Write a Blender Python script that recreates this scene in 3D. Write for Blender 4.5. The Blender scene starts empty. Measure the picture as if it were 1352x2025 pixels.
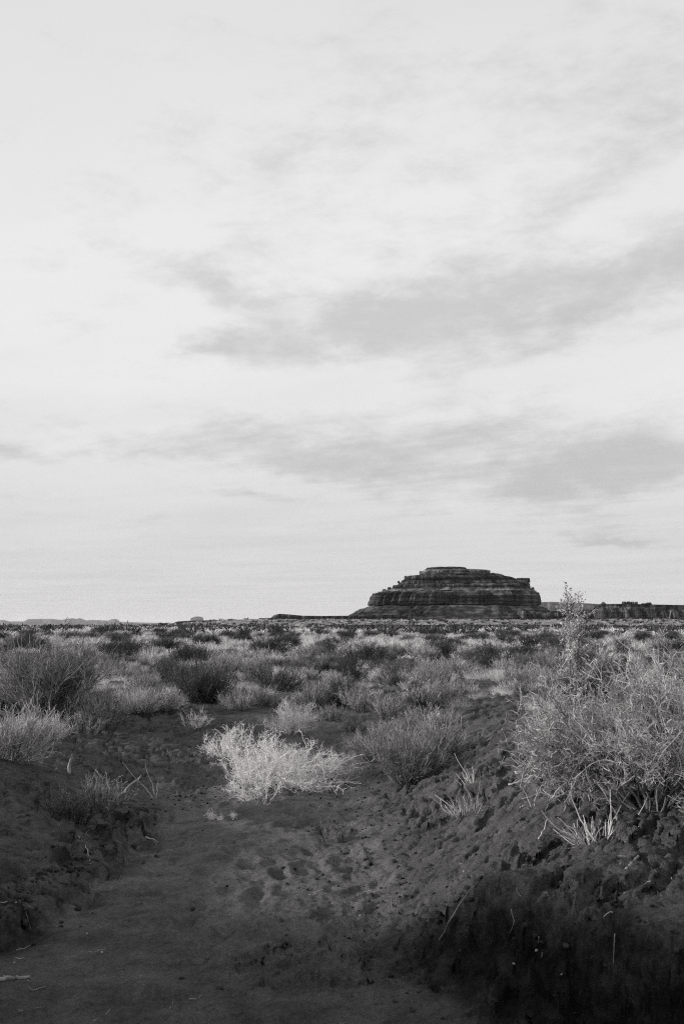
import bpy, math
import numpy as np

# ------------------------------------------------------------------ camera, sky, sun, exposure
scene = bpy.context.scene
C = scene.collection
F_PX, CX, CY = 1969.0, 676.0, 1012.5          # the photograph's focal length and centre in its own pixels
PITCH = math.radians(6.55)
CAM_Z = 1.65

cam_data = bpy.data.cameras.new('camera')
cam = bpy.data.objects.new('camera', cam_data)
C.objects.link(cam)
cam.location = (0, 0, CAM_Z)
cam.rotation_euler = (math.radians(90) + PITCH, 0, 0)
cam_data.sensor_fit = 'VERTICAL'
cam_data.sensor_height = 36.0
cam_data.lens = 35.0
cam_data.clip_start = 0.05
cam_data.clip_end = 120000
cam_data.dof.use_dof = True
cam_data.dof.focus_distance = 12.0
cam_data.dof.aperture_fstop = 5.6
scene.camera = cam

SUN_AZ = math.radians(-94)      # low, from the left
SUN_EL = math.radians(16)
sun_vec = np.array([math.sin(SUN_AZ) * math.cos(SUN_EL), math.cos(SUN_AZ) * math.cos(SUN_EL), math.sin(SUN_EL)])

sun_data = bpy.data.lights.new('sun', 'SUN')
sun_data.energy = 5.0
sun_data.angle = math.radians(4)
sun_data.color = (1.0, 0.985, 0.97)
sun = bpy.data.objects.new('sun', sun_data)
C.objects.link(sun)
sun.rotation_euler = (math.radians(90) - SUN_EL, 0, math.pi - SUN_AZ)

world = bpy.data.worlds.new('World')
scene.world = world
world.use_nodes = True
wt = world.node_tree
wt.nodes.clear()


class NT:
    """small helper to write node graphs as expressions"""
    def __init__(self, tree):
        self.t = tree

    def node(self, kind, **kw):
        n = self.t.nodes.new(kind)
        for k, v in kw.items():
            setattr(n, k, v)
        return n

    def put(self, sock, v):
        if isinstance(v, bpy.types.NodeSocket):
            self.t.links.new(v, sock)
        else:
            sock.default_value = v

    def m(self, op, a, b=0.0, c=0.0, clamp=False):
        n = self.node('ShaderNodeMath', operation=op)
        n.use_clamp = clamp
        for i, v in enumerate((a, b, c)):
            self.put(n.inputs[i], v)
        return n.outputs[0]

    def vm(self, op, a, b=None, out=0):
        n = self.node('ShaderNodeVectorMath', operation=op)
        self.put(n.inputs[0], a)
        if b is not None:
            self.put(n.inputs[1], b)
        return n.outputs[out]

    def xyz(self, x, y, z):
        n = self.node('ShaderNodeCombineXYZ')
        for i, v in enumerate((x, y, z)):
            self.put(n.inputs[i], v)
        return n.outputs[0]

    def sep(self, v):
        n = self.node('ShaderNodeSeparateXYZ')
        self.put(n.inputs[0], v)
        return n.outputs

    def noise(self, vec, scale, detail=4.0, rough=0.55, dist=0.0, dim='3D'):
        n = self.node('ShaderNodeTexNoise')
        n.noise_dimensions = dim
        self.put(n.inputs['Vector'], vec)
        self.put(n.inputs['Scale'], scale)
        self.put(n.inputs['Detail'], detail)
        self.put(n.inputs['Roughness'], rough)
        self.put(n.inputs['Distortion'], dist)
        return n.outputs[0]

    def smooth(self, v, a, b, lo=0.0, hi=1.0):
        n = self.node('ShaderNodeMapRange', interpolation_type='SMOOTHSTEP')
        self.put(n.inputs[0], v)
        for i, q in enumerate((a, b, lo, hi)):
            self.put(n.inputs[1 + i], q)
        return n.outputs[0]

    def mixf(self, f, a, b):
        n = self.node('ShaderNodeMix', data_type='FLOAT')
        self.put(n.inputs[0], f)
        self.put(n.inputs[2], a)
        self.put(n.inputs[3], b)
        return n.outputs[0]

    def grey(self, v, warm=1.0):
        n = self.node('ShaderNodeCombineColor')
        self.put(n.inputs[0], v)
        self.put(n.inputs[1], self.m('MULTIPLY', v, 1 - 0.018 * warm))
        self.put(n.inputs[2], self.m('MULTIPLY', v, 1 - 0.014 * warm))
        return n.outputs[0]


def px_dir(px, py):
    """direction (x, y, z) of a photograph pixel"""
    u, v = (px - CX) / F_PX, (CY - py) / F_PX
    d = np.array([u, math.cos(PITCH) - v * math.sin(PITCH), math.sin(PITCH) + v * math.cos(PITCH)])
    return d / np.linalg.norm(d)


w = NT(wt)
tc = w.node('ShaderNodeTexCoord')
D = w.vm('NORMALIZE', tc.outputs['Generated'])
dx, dy, dz = w.sep(D)
sky = w.node('ShaderNodeTexSky')
sky.sky_type = 'NISHITA'
sky.sun_disc = False
sky.sun_elevation = SUN_EL
sky.sun_rotation = SUN_AZ
sky.altitude = 1500
bw = w.node('ShaderNodeRGBToBW')
wt.links.new(sky.outputs[0], bw.inputs[0])
nish = bw.outputs[0]
# thin high cloud on a flat ceiling
zc = w.m('MAXIMUM', dz, 0.012)
pu, pv = w.m('DIVIDE', dx, zc), w.m('DIVIDE', dy, zc)
a_ = math.atan2(-1.0, 1.19)
ru = w.m('ADD', w.m('MULTIPLY', pu, math.cos(a_)), w.m('MULTIPLY', pv, math.sin(a_)))
rv = w.m('SUBTRACT', w.m('MULTIPLY', pv, math.cos(a_)), w.m('MULTIPLY', pu, math.sin(a_)))
plane = w.xyz(w.m('MULTIPLY', ru, 0.6), rv, 3.7)
n_big = w.noise(plane, 0.55, 6, 0.55, 0.1)
n_fine = w.noise(w.xyz(w.m('MULTIPLY', ru, 0.42), rv, 9.1), 1.6, 8, 0.66, 0.12)
n_mott = w.noise(w.vm('MULTIPLY', D, (7., 7., 17.)), 1.6, 8, 0.68, 0.15)
wx = w.m('MULTIPLY', w.m('SUBTRACT', w.noise(w.vm('MULTIPLY', D, (9., 9., 16.)), 1.0, 5, 0.6), 0.5), 0.12)
wy = w.m('MULTIPLY', w.m('SUBTRACT', w.noise(w.vm('MULTIPLY', D, (8., 8., 15.)), 1.3, 5, 0.6), 0.5), 0.075)
az = w.m('ADD', w.m('ARCTAN2', dx, dy), wx)
el = w.m('ADD', w.m('ARCSINE', dz), wy)
total = None
# grey cloud banks: centre (photo pixel), half length and half width in px, tilt (degrees, up to the right), weight
for (bx, by, L, W, tilt, wgt) in [(1240, 565, 340, 70, 16, 0.95), (720, 645, 250, 55, 10, 0.75), (450, 560, 120, 34, -12, 0.62),
                                  (410, 676, 62, 20, 2, 0.55), (960, 890, 300, 70, -3, 0.66), (560, 905, 260, 48, -10, 0.55),
                                  (1220, 930, 190, 90, 10, 0.55), (1190, 1068, 110, 12, 0, 0.5), (60, 905, 170, 24, -4, 0.42),
                                  (520, 990, 90, 12, 0, 0.42), (1000, 470, 260, 50, 20, 0.3), (1280, 190, 220, 110, 10, 0.35)]:
    d = px_dir(bx, by)
    a0, e0 = math.atan2(d[0], d[1]), math.asin(d[2])
    t = math.radians(tilt)
    da, de = w.m('SUBTRACT', az, a0), w.m('SUBTRACT', el, e0)
    p = w.m('MULTIPLY', w.m('ADD', w.m('MULTIPLY', da, math.cos(t)), w.m('MULTIPLY', de, math.sin(t))), F_PX / L)
    q = w.m('MULTIPLY', w.m('SUBTRACT', w.m('MULTIPLY', de, math.cos(t)), w.m('MULTIPLY', da, math.sin(t))), F_PX / W)
    r2 = w.m('ADD', w.m('MULTIPLY', p, p), w.m('MULTIPLY', q, q))
    g = w.m('MULTIPLY', w.m('POWER', 2.718, w.m('MULTIPLY', r2, -0.9)), wgt)
    total = g if total is None else w.m('ADD', total, g)
cov = w.m('MULTIPLY', w.smooth(dz, 0.03, 0.12), w.m('ADD', w.m('MULTIPLY', w.m('SUBTRACT', n_big, 0.52), 1.5), w.m('ADD', w.m('MULTIPLY', w.m('SUBTRACT', n_fine, 0.5), 1.3), w.m('MULTIPLY', w.m('SUBTRACT', n_mott, 0.5), 1.6))))
grey_cloud = w.smooth(w.m('ADD', cov, total), 0.0, 0.95)
veil = w.smooth(n_big, 0.25, 0.75, 0.90, 1.0)
lowfade = w.smooth(dz, 0.0, 0.26, 0.0, 1.0)
veil_level = w.m('MULTIPLY', w.mixf(lowfade, 7.0, 9.2), veil)
high = w.smooth(dz, 0.30, 0.62, 1.0, 0.90)
veil_level = w.m('MULTIPLY', veil_level, high)
val = w.mixf(0.93, nish, veil_level)
val = w.m('MULTIPLY', val, w.m('SUBTRACT', 1.0, w.m('MULTIPLY', grey_cloud, 0.28)))
bg = w.node('ShaderNodeBackground')
bg.inputs['Strength'].default_value = 0.1
wt.links.new(w.grey(val, 0.6), bg.inputs['Color'])
wo = w.node('ShaderNodeOutputWorld')
wt.links.new(bg.outputs[0], wo.inputs['Surface'])

scene.view_settings.view_transform = 'Standard'
scene.view_settings.look = 'None'
scene.view_settings.exposure = 0.0
scene.view_settings.gamma = 1.0
scene.view_settings.use_curve_mapping = False
scene.cycles.use_denoising = False
scene.cycles.max_bounces = 5
scene.cycles.diffuse_bounces = 3
scene.cycles.transmission_bounces = 3
scene.cycles.glossy_bounces = 1
scene.cycles.transparent_max_bounces = 4
scene.cycles.volume_bounces = 0
scene.cycles.use_adaptive_sampling = True
scene.cycles.adaptive_threshold = 0.02
scene.cycles.filter_width = 1.1
scene.render.engine = 'CYCLES'

# ------------------------------------------------------------------ helpers
rng = np.random.default_rng(11)


def hash2(ix, iy, seed):
    h = (ix.astype(np.int64) * 374761393 + iy.astype(np.int64) * 668265263 + seed * 974711) & 0xffffffff
    h = ((h ^ (h >> 13)) * 1274126177) & 0xffffffff
    return ((h ^ (h >> 16)) & 0xffff) / 65535.0


def vnoise(x, y, seed=0):
    x, y = np.broadcast_arrays(np.asarray(x, float), np.asarray(y, float))
    ix, iy = np.floor(x), np.floor(y)
    fx, fy = x - ix, y - iy
    fx, fy = fx * fx * (3 - 2 * fx), fy * fy * (3 - 2 * fy)
    a, b = hash2(ix, iy, seed), hash2(ix + 1, iy, seed)
    c, d = hash2(ix, iy + 1, seed), hash2(ix + 1, iy + 1, seed)
    return (a * (1 - fx) + b * fx) * (1 - fy) + (c * (1 - fx) + d * fx) * fy


def fbm(x, y, seed=0, octv=4, gain=0.5):
    s, a, tot = 0.0, 1.0, 0.0
    for i in range(octv):
        k = 2.03 ** i
        s = s + a * vnoise(np.asarray(x) * k + 17.3 * i, np.asarray(y) * k - 9.1 * i, seed + i)
        tot += a
        a *= gain
    return s / tot


def sstep(v, a, b):
    t = np.clip((np.asarray(v, float) - a) / (b - a), 0, 1)
    return t * t * (3 - 2 * t)


def make_mesh(name, V, quads=None, tris=None, smooth=False):
    me = bpy.data.meshes.new(name)
    V = np.asarray(V, np.float32)
    me.vertices.add(len(V))
    me.vertices.foreach_set('co', V.ravel())
    idx, st, n = [], [], 0
    if quads is not None and len(quads):
        quads = np.asarray(quads, np.int32)
        idx.append(quads.ravel())
        st.append(np.arange(len(quads)) * 4)
        n = len(quads) * 4
    if tris is not None and len(tris):
        tris = np.asarray(tris, np.int32)
        idx.append(tris.ravel())
        st.append(n + np.arange(len(tris)) * 3)
    idx, st = np.concatenate(idx).astype(np.int32), np.concatenate(st).astype(np.int32)
    me.loops.add(len(idx))
    me.loops.foreach_set('vertex_index', idx)
    me.polygons.add(len(st))
    me.polygons.foreach_set('loop_start', st)
    me.update(calc_edges=True)
    me.polygons.foreach_set('use_smooth', np.full(len(st), smooth, dtype=bool))
    return me


def link(name, me, mat=None, parent=None):
    o = bpy.data.objects.new(name, me)
    C.objects.link(o)
    if mat is not None and not me.materials:
        me.materials.append(mat)
    if parent is not None:
        o.parent = parent
    return o


def tag(o, label=None, cat=None, group=None, kind=None):
    for k, v in (('label', label), ('category', cat), ('group', group), ('kind', kind)):
        if v:
            o[k] = v
    return o


def empty(name, loc=(0, 0, 0), rz=0.0, sc=1.0):
    o = bpy.data.objects.new(name, None)
    C.objects.link(o)
    o.location = loc
    o.rotation_euler = (0, 0, rz)
    o.scale = (sc, sc, sc)
    o.empty_display_size = 0.1
    return o


# ------------------------------------------------------------------ terrain height
LY = [-12, 0, 3.6, 4.3, 4.8, 5.4, 6.9, 8.3, 9.4, 10.5, 12, 15]
LX = [-3.2, -3.0, -2.8, -2.6, -2.15, -1.66, -1.56, -1.50, -1.35, -1.1, -0.8, -0.5]     # left foot of the wash
RX = [1.4, 2.4, 1.22, 0.74, 0.36, 0.22, 0.10, 0.04, 0.05, 0.0, -0.2, -0.3]              # right foot
LWY = [-12, 5.4, 7.6, 9.2, 11, 15]
LW = [1.6, 1.45, 1.5, 2.6, 3.6, 4.0]                                       # width of the left slope
RW = [1.3, 1.55, 1.7, 1.9, 2.2, 2.4]


def height(X, Y, detail=True, masks=False):
    X, Y = np.broadcast_arrays(np.asarray(X, float), np.asarray(Y, float))
    R = np.hypot(X, Y)
    # the plain
    zp = 0.66 + 0.16 * (fbm(X / 5.5, Y / 5.5, 3, 3) - 0.5) + 0.4 * (fbm(X / 60, Y / 60, 5, 2) - 0.5) * sstep(R, 18, 80)
    zp = zp + 0.0055 * np.clip(Y - 20, 0, 70) + 0.0010 * np.clip(Y - 90, 0, 300)
    zp = zp - 0.5 * sstep(R, 300, 1500) * sstep(-X, 40, 300)
    rise = 4.6 * sstep(Y, 330, 640) * (1 - sstep(Y, 1100, 2600)) * sstep(X, -170 * np.clip(Y, 1, None) / 700, -60 * np.clip(Y, 1, None) / 700)
    zp = zp + rise
    # right hand mound
    zp = zp + 0.14 * np.exp(-(((X - 1.6) / 1.1) ** 2 + ((Y - 9.4) / 1.7) ** 2))
    zp = zp + 0.10 * np.exp(-(((X + 2.8) / 0.9) ** 2 + ((Y - 8.6) / 1.3) ** 2))
    # added dune, out of the camera's view, raised to shade the wash
    zp = zp + (1.35 + 0.75 * (1 - sstep(Y, 3.0, 6.0))) * np.exp(-((X + 6.2) / 1.7) ** 2) * (1 - sstep(Y, 4.0, 8.5)) * sstep(Y, -14, -7) * (0.85 + 0.3 * fbm(X / 1.5, Y / 1.5, 15, 3))
    # the wash
    zf = 0.02 + 0.50 * sstep(Y, 9.4, 14.5) - 0.05 * sstep(-Y, -4.5, 2)
    wob = 0.16 * (fbm(X * 1.3, Y * 1.3, 21, 4, 0.55) - 0.5) * 2
    lx, rx = np.interp(Y, LY, LX), np.interp(Y, LY, RX)
    lw, rw = np.interp(Y, LWY, LW), np.interp(Y, LWY, RW)
    dl, dr = (lx - X) + wob, (X - rx) + wob * 0.9
    sl = np.clip(dl / lw, 0, 1)
    sr = np.clip(dr / rw, 0, 1)
    near_l = sstep(Y, -3, 3) * (1 - sstep(Y, 8.0, 9.2))
    cut_l = 0.18 * sstep(dl + 0.12 * (vnoise(X * 6, Y * 6, 18) - 0.5), 0.0, 0.09) * near_l
    bank_l = cut_l + (1 - cut_l) * (0.55 * sl + 0.45 * sstep(sl, 0, 1))
    # right: an undercut scarp close to the camera, a smooth ramp farther on
    cut = 1 - sstep(Y, 4.75, 5.5)
    scarp = 0.74 * sstep(dr + 0.30 * (fbm(X * 2.4, Y * 2.4, 8, 2, 0.5) - 0.5), 0.0, 0.36) * cut
    ramp = 0.5 * sr + 0.5 * sstep(sr, 0, 1)
    bank_r = scarp + (1 - scarp) * np.where(cut > 0, ramp * (1 - 0.35 * cut) + 0.35 * cut * sr ** 0.6, ramp)
    side = np.where(X < (lx + rx) / 2, bank_l, bank_r)
    fade = 1 - sstep(Y, 12.5, 16.0)
    z = zp * (1 - fade) + (zf + (zp - zf) * side) * fade
    if masks:
        # loose pale sand of the bed; painted shade of the cut face with dark crumbs
        bed = (1 - sstep(side, 0.02, 0.16)) * fade
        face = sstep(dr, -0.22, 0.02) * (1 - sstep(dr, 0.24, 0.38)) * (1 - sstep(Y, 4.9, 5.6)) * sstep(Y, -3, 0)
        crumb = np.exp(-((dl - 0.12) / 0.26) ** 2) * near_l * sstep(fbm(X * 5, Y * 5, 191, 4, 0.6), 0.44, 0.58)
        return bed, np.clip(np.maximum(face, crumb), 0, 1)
    if detail:
        nearw = 1 - sstep(R, 14, 26)
        slope = np.clip(side, 0, 1) * fade
        broken = 0.35 + 0.65 * sstep(slope, 0.02, 0.25)
        # clods and crumbs
        broken = broken * np.where(X < -0.6, 0.55, 0.60)
        n1 = fbm(X * 3.1 + 4, Y * 3.1, 31, 3)
        n2 = fbm(X * 15, Y * 11 + 3, 41, 4, 0.66)
        ridge = 1 - np.abs(2 * fbm(X * 5.2, Y * 4.1, 51, 4, 0.6) - 1)
        patch = sstep(fbm(X * 0.9 + 2, Y * 0.9, 61, 2), 0.42, 0.62)
        z = z + nearw * (0.07 * (n1 - 0.5) * broken + 0.085 * (n2 - 0.5) * (0.35 + 0.65 * patch) * broken)
        z = z - nearw * 0.10 * sstep(ridge, 0.84, 1.0) * broken * (0.35 + 0.65 * patch)
        # gravelly crumbs on the wash bed
        n3 = vnoise(X * 34, Y * 30, 71)
        z = z + nearw * 0.024 * sstep(n3, 0.62, 0.95) * (0.15 + patch)
        # runnels across the right slope
        run = fbm((X * 0.75 - Y * 0.65) * 9.5, (X * 0.65 + Y * 0.75) * 2.0, 81, 4, 0.6)
        z = z - nearw * 0.06 * sstep(run, 0.52, 0.72) * sstep(X, 0.2, 0.9) * fade
        # crumbly left foot
        lump = sstep(fbm(X * 8, Y * 7, 91, 3), 0.50, 0.64)
        patch_l = 0.25 + 0.75 * sstep(fbm(X * 1.6, Y * 1.6 + 5, 93, 2), 0.42, 0.6)
        z = z + 0.10 * (lump - 0.4) * np.exp(-((dl - 0.12) / 0.22) ** 2) * near_l * patch_l
        # crumbly right foot
        z = z + 0.03 * (lump - 0.4) * np.exp(-((dr - 0.05) / 0.25) ** 2) * sstep(Y, -2, 2) * (1 - sstep(Y, 8, 9))
        # trodden patches and ripples in the bed
        z = z - 0.020 * nearw * sstep(fbm(X * 4.6 + 9, Y * 3.2, 95, 2), 0.55, 0.7) * (1 - slope)
    return z


def pixel_ray(px, py):
    u, v = (px - CX) / F_PX, (CY - py) / F_PX
    return np.array([u, math.cos(PITCH) - v * math.sin(PITCH), math.sin(PITCH) + v * math.cos(PITCH)])


def ground_at(px, py, far=400):
    """where the line of sight of a photograph pixel meets the ground"""
    d = pixel_ray(px, py)
    t = np.geomspace(2.0, far, 6000)
    P = d[None] * t[:, None] + np.array([0, 0, CAM_Z])
    below = P[:, 2] < height(P[:, 0], P[:, 1], False)
    i = int(np.argmax(below)) if below.any() else len(t) - 1
    x, y = P[i, 0], P[i, 1]
    return np.array([x, y, float(height(x, y))])


def at_depth(px, py, depth):
    d = pixel_ray(px, py)
    return d * (depth / d[1]) + np.array([0, 0, CAM_Z])


def project(X, Y, Z):
    c, s = math.cos(PITCH), math.sin(PITCH)
    Zc = Z - CAM_Z
    f = Y * c + Zc * s
    u = -Y * s + Zc * c
    return CX + F_PX * X / f, CY - F_PX * u / f


# ------------------------------------------------------------------ materials
def new_mat(name):
    m = bpy.data.materials.new(name)
    m.use_nodes = True
    m.node_tree.nodes.clear()
    return m, NT(m.node_tree)


def finish(m, n, shader):
    o = n.node('ShaderNodeOutputMaterial')
    m.node_tree.links.new(shader, o.inputs['Surface'])
    return m


def principled(n, val, rough=0.95, spec=0.1, bump=None, strength=0.5, dist=0.02):
    p = n.node('ShaderNodeBsdfPrincipled')
    n.put(p.inputs['Base Color'], n.grey(val))
    n.put(p.inputs['Roughness'], rough)
    n.put(p.inputs['Specular IOR Level'], spec)
    if bump is not None:
        b = n.node('ShaderNodeBump')
        b.inputs['Strength'].default_value = strength
        b.inputs['Distance'].default_value = dist
        n.put(b.inputs['Height'], bump)
        n.t.links.new(b.outputs[0], p.inputs['Normal'])
    return p.outputs[0]


def sand_material():
    m, n = new_mat('red_desert_sand')
    pos = n.node('ShaderNodeNewGeometry').outputs['Position']
    x, y, z = n.sep(pos)
    big = n.noise(pos, 0.6, 4, 0.6)
    mid = n.noise(pos, 4.0, 5, 0.65)
    fine = n.noise(pos, 38.0, 5, 0.7)
    grit = n.noise(pos, 170.0, 3, 0.7)
    v = n.m('ADD', 0.074, n.m('MULTIPLY', big, 0.05))
    v = n.m('ADD', v, n.m('MULTIPLY', n.m('SUBTRACT', mid, 0.5), 0.13))
    v = n.m('ADD', v, n.m('MULTIPLY', n.m('SUBTRACT', fine, 0.5), 0.13))
    v = n.m('MULTIPLY', v, n.smooth(grit, 0.3, 0.75, 0.6, 1.5))
    att = n.node('ShaderNodeAttribute', attribute_name='bed').outputs['Fac']
    shd = n.node('ShaderNodeAttribute', attribute_name='shade_crumb').outputs['Fac']
    v = n.m('MULTIPLY', v, n.mixf(n.m('MULTIPLY', att, n.smooth(n.noise(pos, 2.3, 5, 0.7), 0.3, 0.6)), 0.86, 1.30))
    v = n.m('MULTIPLY', v, n.m('SUBTRACT', 1.0, n.m('MULTIPLY', shd, n.smooth(n.noise(pos, 6.0, 5, 0.7), 0.3, 0.6, 0.32, 0.74))))  # darkens the sand by the cut face's painted shade and the crumb patches
    # short dark dashes, strongest on the crusted banks
    xs = n.m('ADD', n.m('MULTIPLY', x, 0.75), n.m('MULTIPLY', y, -0.65))
    ys = n.m('ADD', n.m('MULTIPLY', x, 0.65), n.m('MULTIPLY', y, 0.75))
    dash = n.noise(n.xyz(n.m('MULTIPLY', xs, 16.0), n.m('MULTIPLY', ys, 5.0), n.m('MULTIPLY', z, 9.0)), 1.0, 5, 0.68)
    v = n.m('MULTIPLY', v, n.smooth(dash, 0.50, 0.66, 1.0, n.mixf(att, 0.42, 0.72)))
    # pale dry crust
    v = n.m('ADD', v, n.m('MULTIPLY', n.smooth(n.noise(pos, 1.7, 5, 0.7), 0.52, 0.75), 0.030))
    # foreground shade painted into the sand, deepening towards the camera
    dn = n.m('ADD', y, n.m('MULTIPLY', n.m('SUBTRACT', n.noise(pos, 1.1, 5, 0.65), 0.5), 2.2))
    fore_shade = n.m('MULTIPLY', n.smooth(dn, 3.2, 7.4, 1.0, 0.0), n.smooth(z, 0.25, 0.5, 1.0, 0.35))
    v = n.m('MULTIPLY', v, n.m('SUBTRACT', 1.0, n.m('MULTIPLY', fore_shade, 0.50)))
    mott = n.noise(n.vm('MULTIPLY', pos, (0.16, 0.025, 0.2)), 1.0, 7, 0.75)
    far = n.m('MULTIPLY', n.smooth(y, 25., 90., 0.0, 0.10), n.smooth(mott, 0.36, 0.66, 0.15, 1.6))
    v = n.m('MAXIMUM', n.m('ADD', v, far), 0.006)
    bump = n.m('ADD', n.m('MULTIPLY', mid, 0.7), n.m('ADD', n.m('MULTIPLY', fine, 0.5), n.m('MULTIPLY', grit, 0.16)))
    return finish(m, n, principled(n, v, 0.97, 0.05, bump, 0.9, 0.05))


def rock_material(name, level, band=1.0, scale=1.0):
    m, n = new_mat(name)
    pos = n.node('ShaderNodeNewGeometry').outputs['Position']
    x, y, z = n.sep(pos)
    warp = n.m('MULTIPLY', n.noise(pos, 0.03 / scale, 4, 0.6), 3.2 * scale)
    zz = n.m('ADD', z, warp)
    strata = n.noise(n.xyz(n.m('MULTIPLY', x, 0.012), n.m('MULTIPLY', y, 0.012), n.m('MULTIPLY', zz, 0.42)), 1.0 / scale, 3, 0.6)
    streak = n.noise(n.xyz(n.m('MULTIPLY', x, 0.35), n.m('MULTIPLY', y, 0.35), n.m('MULTIPLY', z, 0.04)), 0.6 / scale, 3, 0.6)
    blot = n.noise(pos, 0.10 / scale, 3, 0.6)
    v = n.m('MULTIPLY', level, n.smooth(strata, 0.34, 0.66, 1 - 0.55 * band, 1 + 0.55 * band))
    v = n.m('MULTIPLY', v, n.smooth(streak, 0.35, 0.68, 0.35, 1.35))
    v = n.m('MULTIPLY', v, n.smooth(blot, 0.3, 0.7, 0.6, 1.35))
    bump = n.m('ADD', n.m('MULTIPLY', strata, 1.0), n.m('MULTIPLY', blot, 0.8))
    return finish(m, n, principled(n, v, 0.95, 0.08, bump, 0.8, 1.2 * scale))


def plant_material(name, lo, hi, trans=0.3, rnd=0.35, pat=1.0):
    """dry stems and leaves: every strand and every plant a little different"""
    m, n = new_mat(name)
    geo = n.node('ShaderNodeNewGeometry')
    oi = n.node('ShaderNodeObjectInfo')
    isl = geo.outputs['Random Per Island']
    v = n.mixf(isl, lo, hi)
    v = n.m('MULTIPLY', v, n.mixf(oi.outputs['Random'], 1 - rnd, 1 + rnd))
    patch = n.noise(geo.outputs['Position'], 5.0, 3, 0.6)
    v = n.m('MULTIPLY', v, n.smooth(patch, 0.34, 0.66, 1 - 0.4 * pat, 1 + 0.35 * pat))
    v = n.m('MINIMUM', v, 0.8)
    p = principled(n, v, 0.85, 0.12)
    if trans > 0:
        t = n.node('ShaderNodeBsdfTranslucent')
        n.put(t.inputs['Color'], n.grey(v))
        mx = n.node('ShaderNodeMixShader')
        mx.inputs[0].default_value = trans
        m.node_tree.links.new(p, mx.inputs[1])
        m.node_tree.links.new(t.outputs[0], mx.inputs[2])
        p = mx.outputs[0]
    return finish(m, n, p)


M_SAND = sand_material()
M_ROCK = rock_material('dark_banded_sandstone', 0.056, 1.15)
M_ROCK_PALE = rock_material('pale_banded_sandstone', 0.11, 1.0)
M_SLICK = rock_material('pale_slickrock', 0.15, 0.9, 0.4)
M_FAR = rock_material('far_sandstone', 0.07, 0.6, 5.0)
M_SAGE = plant_material('dark_sage_leaf', 0.025, 0.10, 0.2, 0.45)
M_DARK = plant_material('dark_brush_twig', 0.04, 0.15, 0.2, 0.2)
M_SAGE_STEM = plant_material('dark_sage_stem', 0.04, 0.10, 0.0, 0.3)
M_BRUSH = plant_material('grey_brush_twig', 0.07, 0.30, 0.3, 0.4)
M_MID = plant_material('pale_brush_twig', 0.14, 0.46, 0.3, 0.35)
M_BRUSH_STEM = plant_material('grey_brush_stem', 0.05, 0.18, 0.0, 0.3)
M_PALE = plant_material('pale_dry_grass', 0.34, 0.78, 0.40, 0.3, 0.8)
M_WHITE = plant_material('bleached_twig', 0.72, 0.82, 0.35, 0.03, 0.1)
M_BIG = plant_material('big_bush_twig', 0.20, 0.64, 0.35, 0.15)
M_BARK = plant_material('grey_bark', 0.08, 0.34, 0.0, 0.2)
M_DEAD = plant_material('bleached_dead_wood', 0.18, 0.42, 0.0, 0.3)
M_CLOD = plant_material('sand_clod', 0.02, 0.055, 0.0, 0.2)
M_STONE = plant_material('pale_pebble', 0.14, 0.4, 0.0, 0.3)

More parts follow.
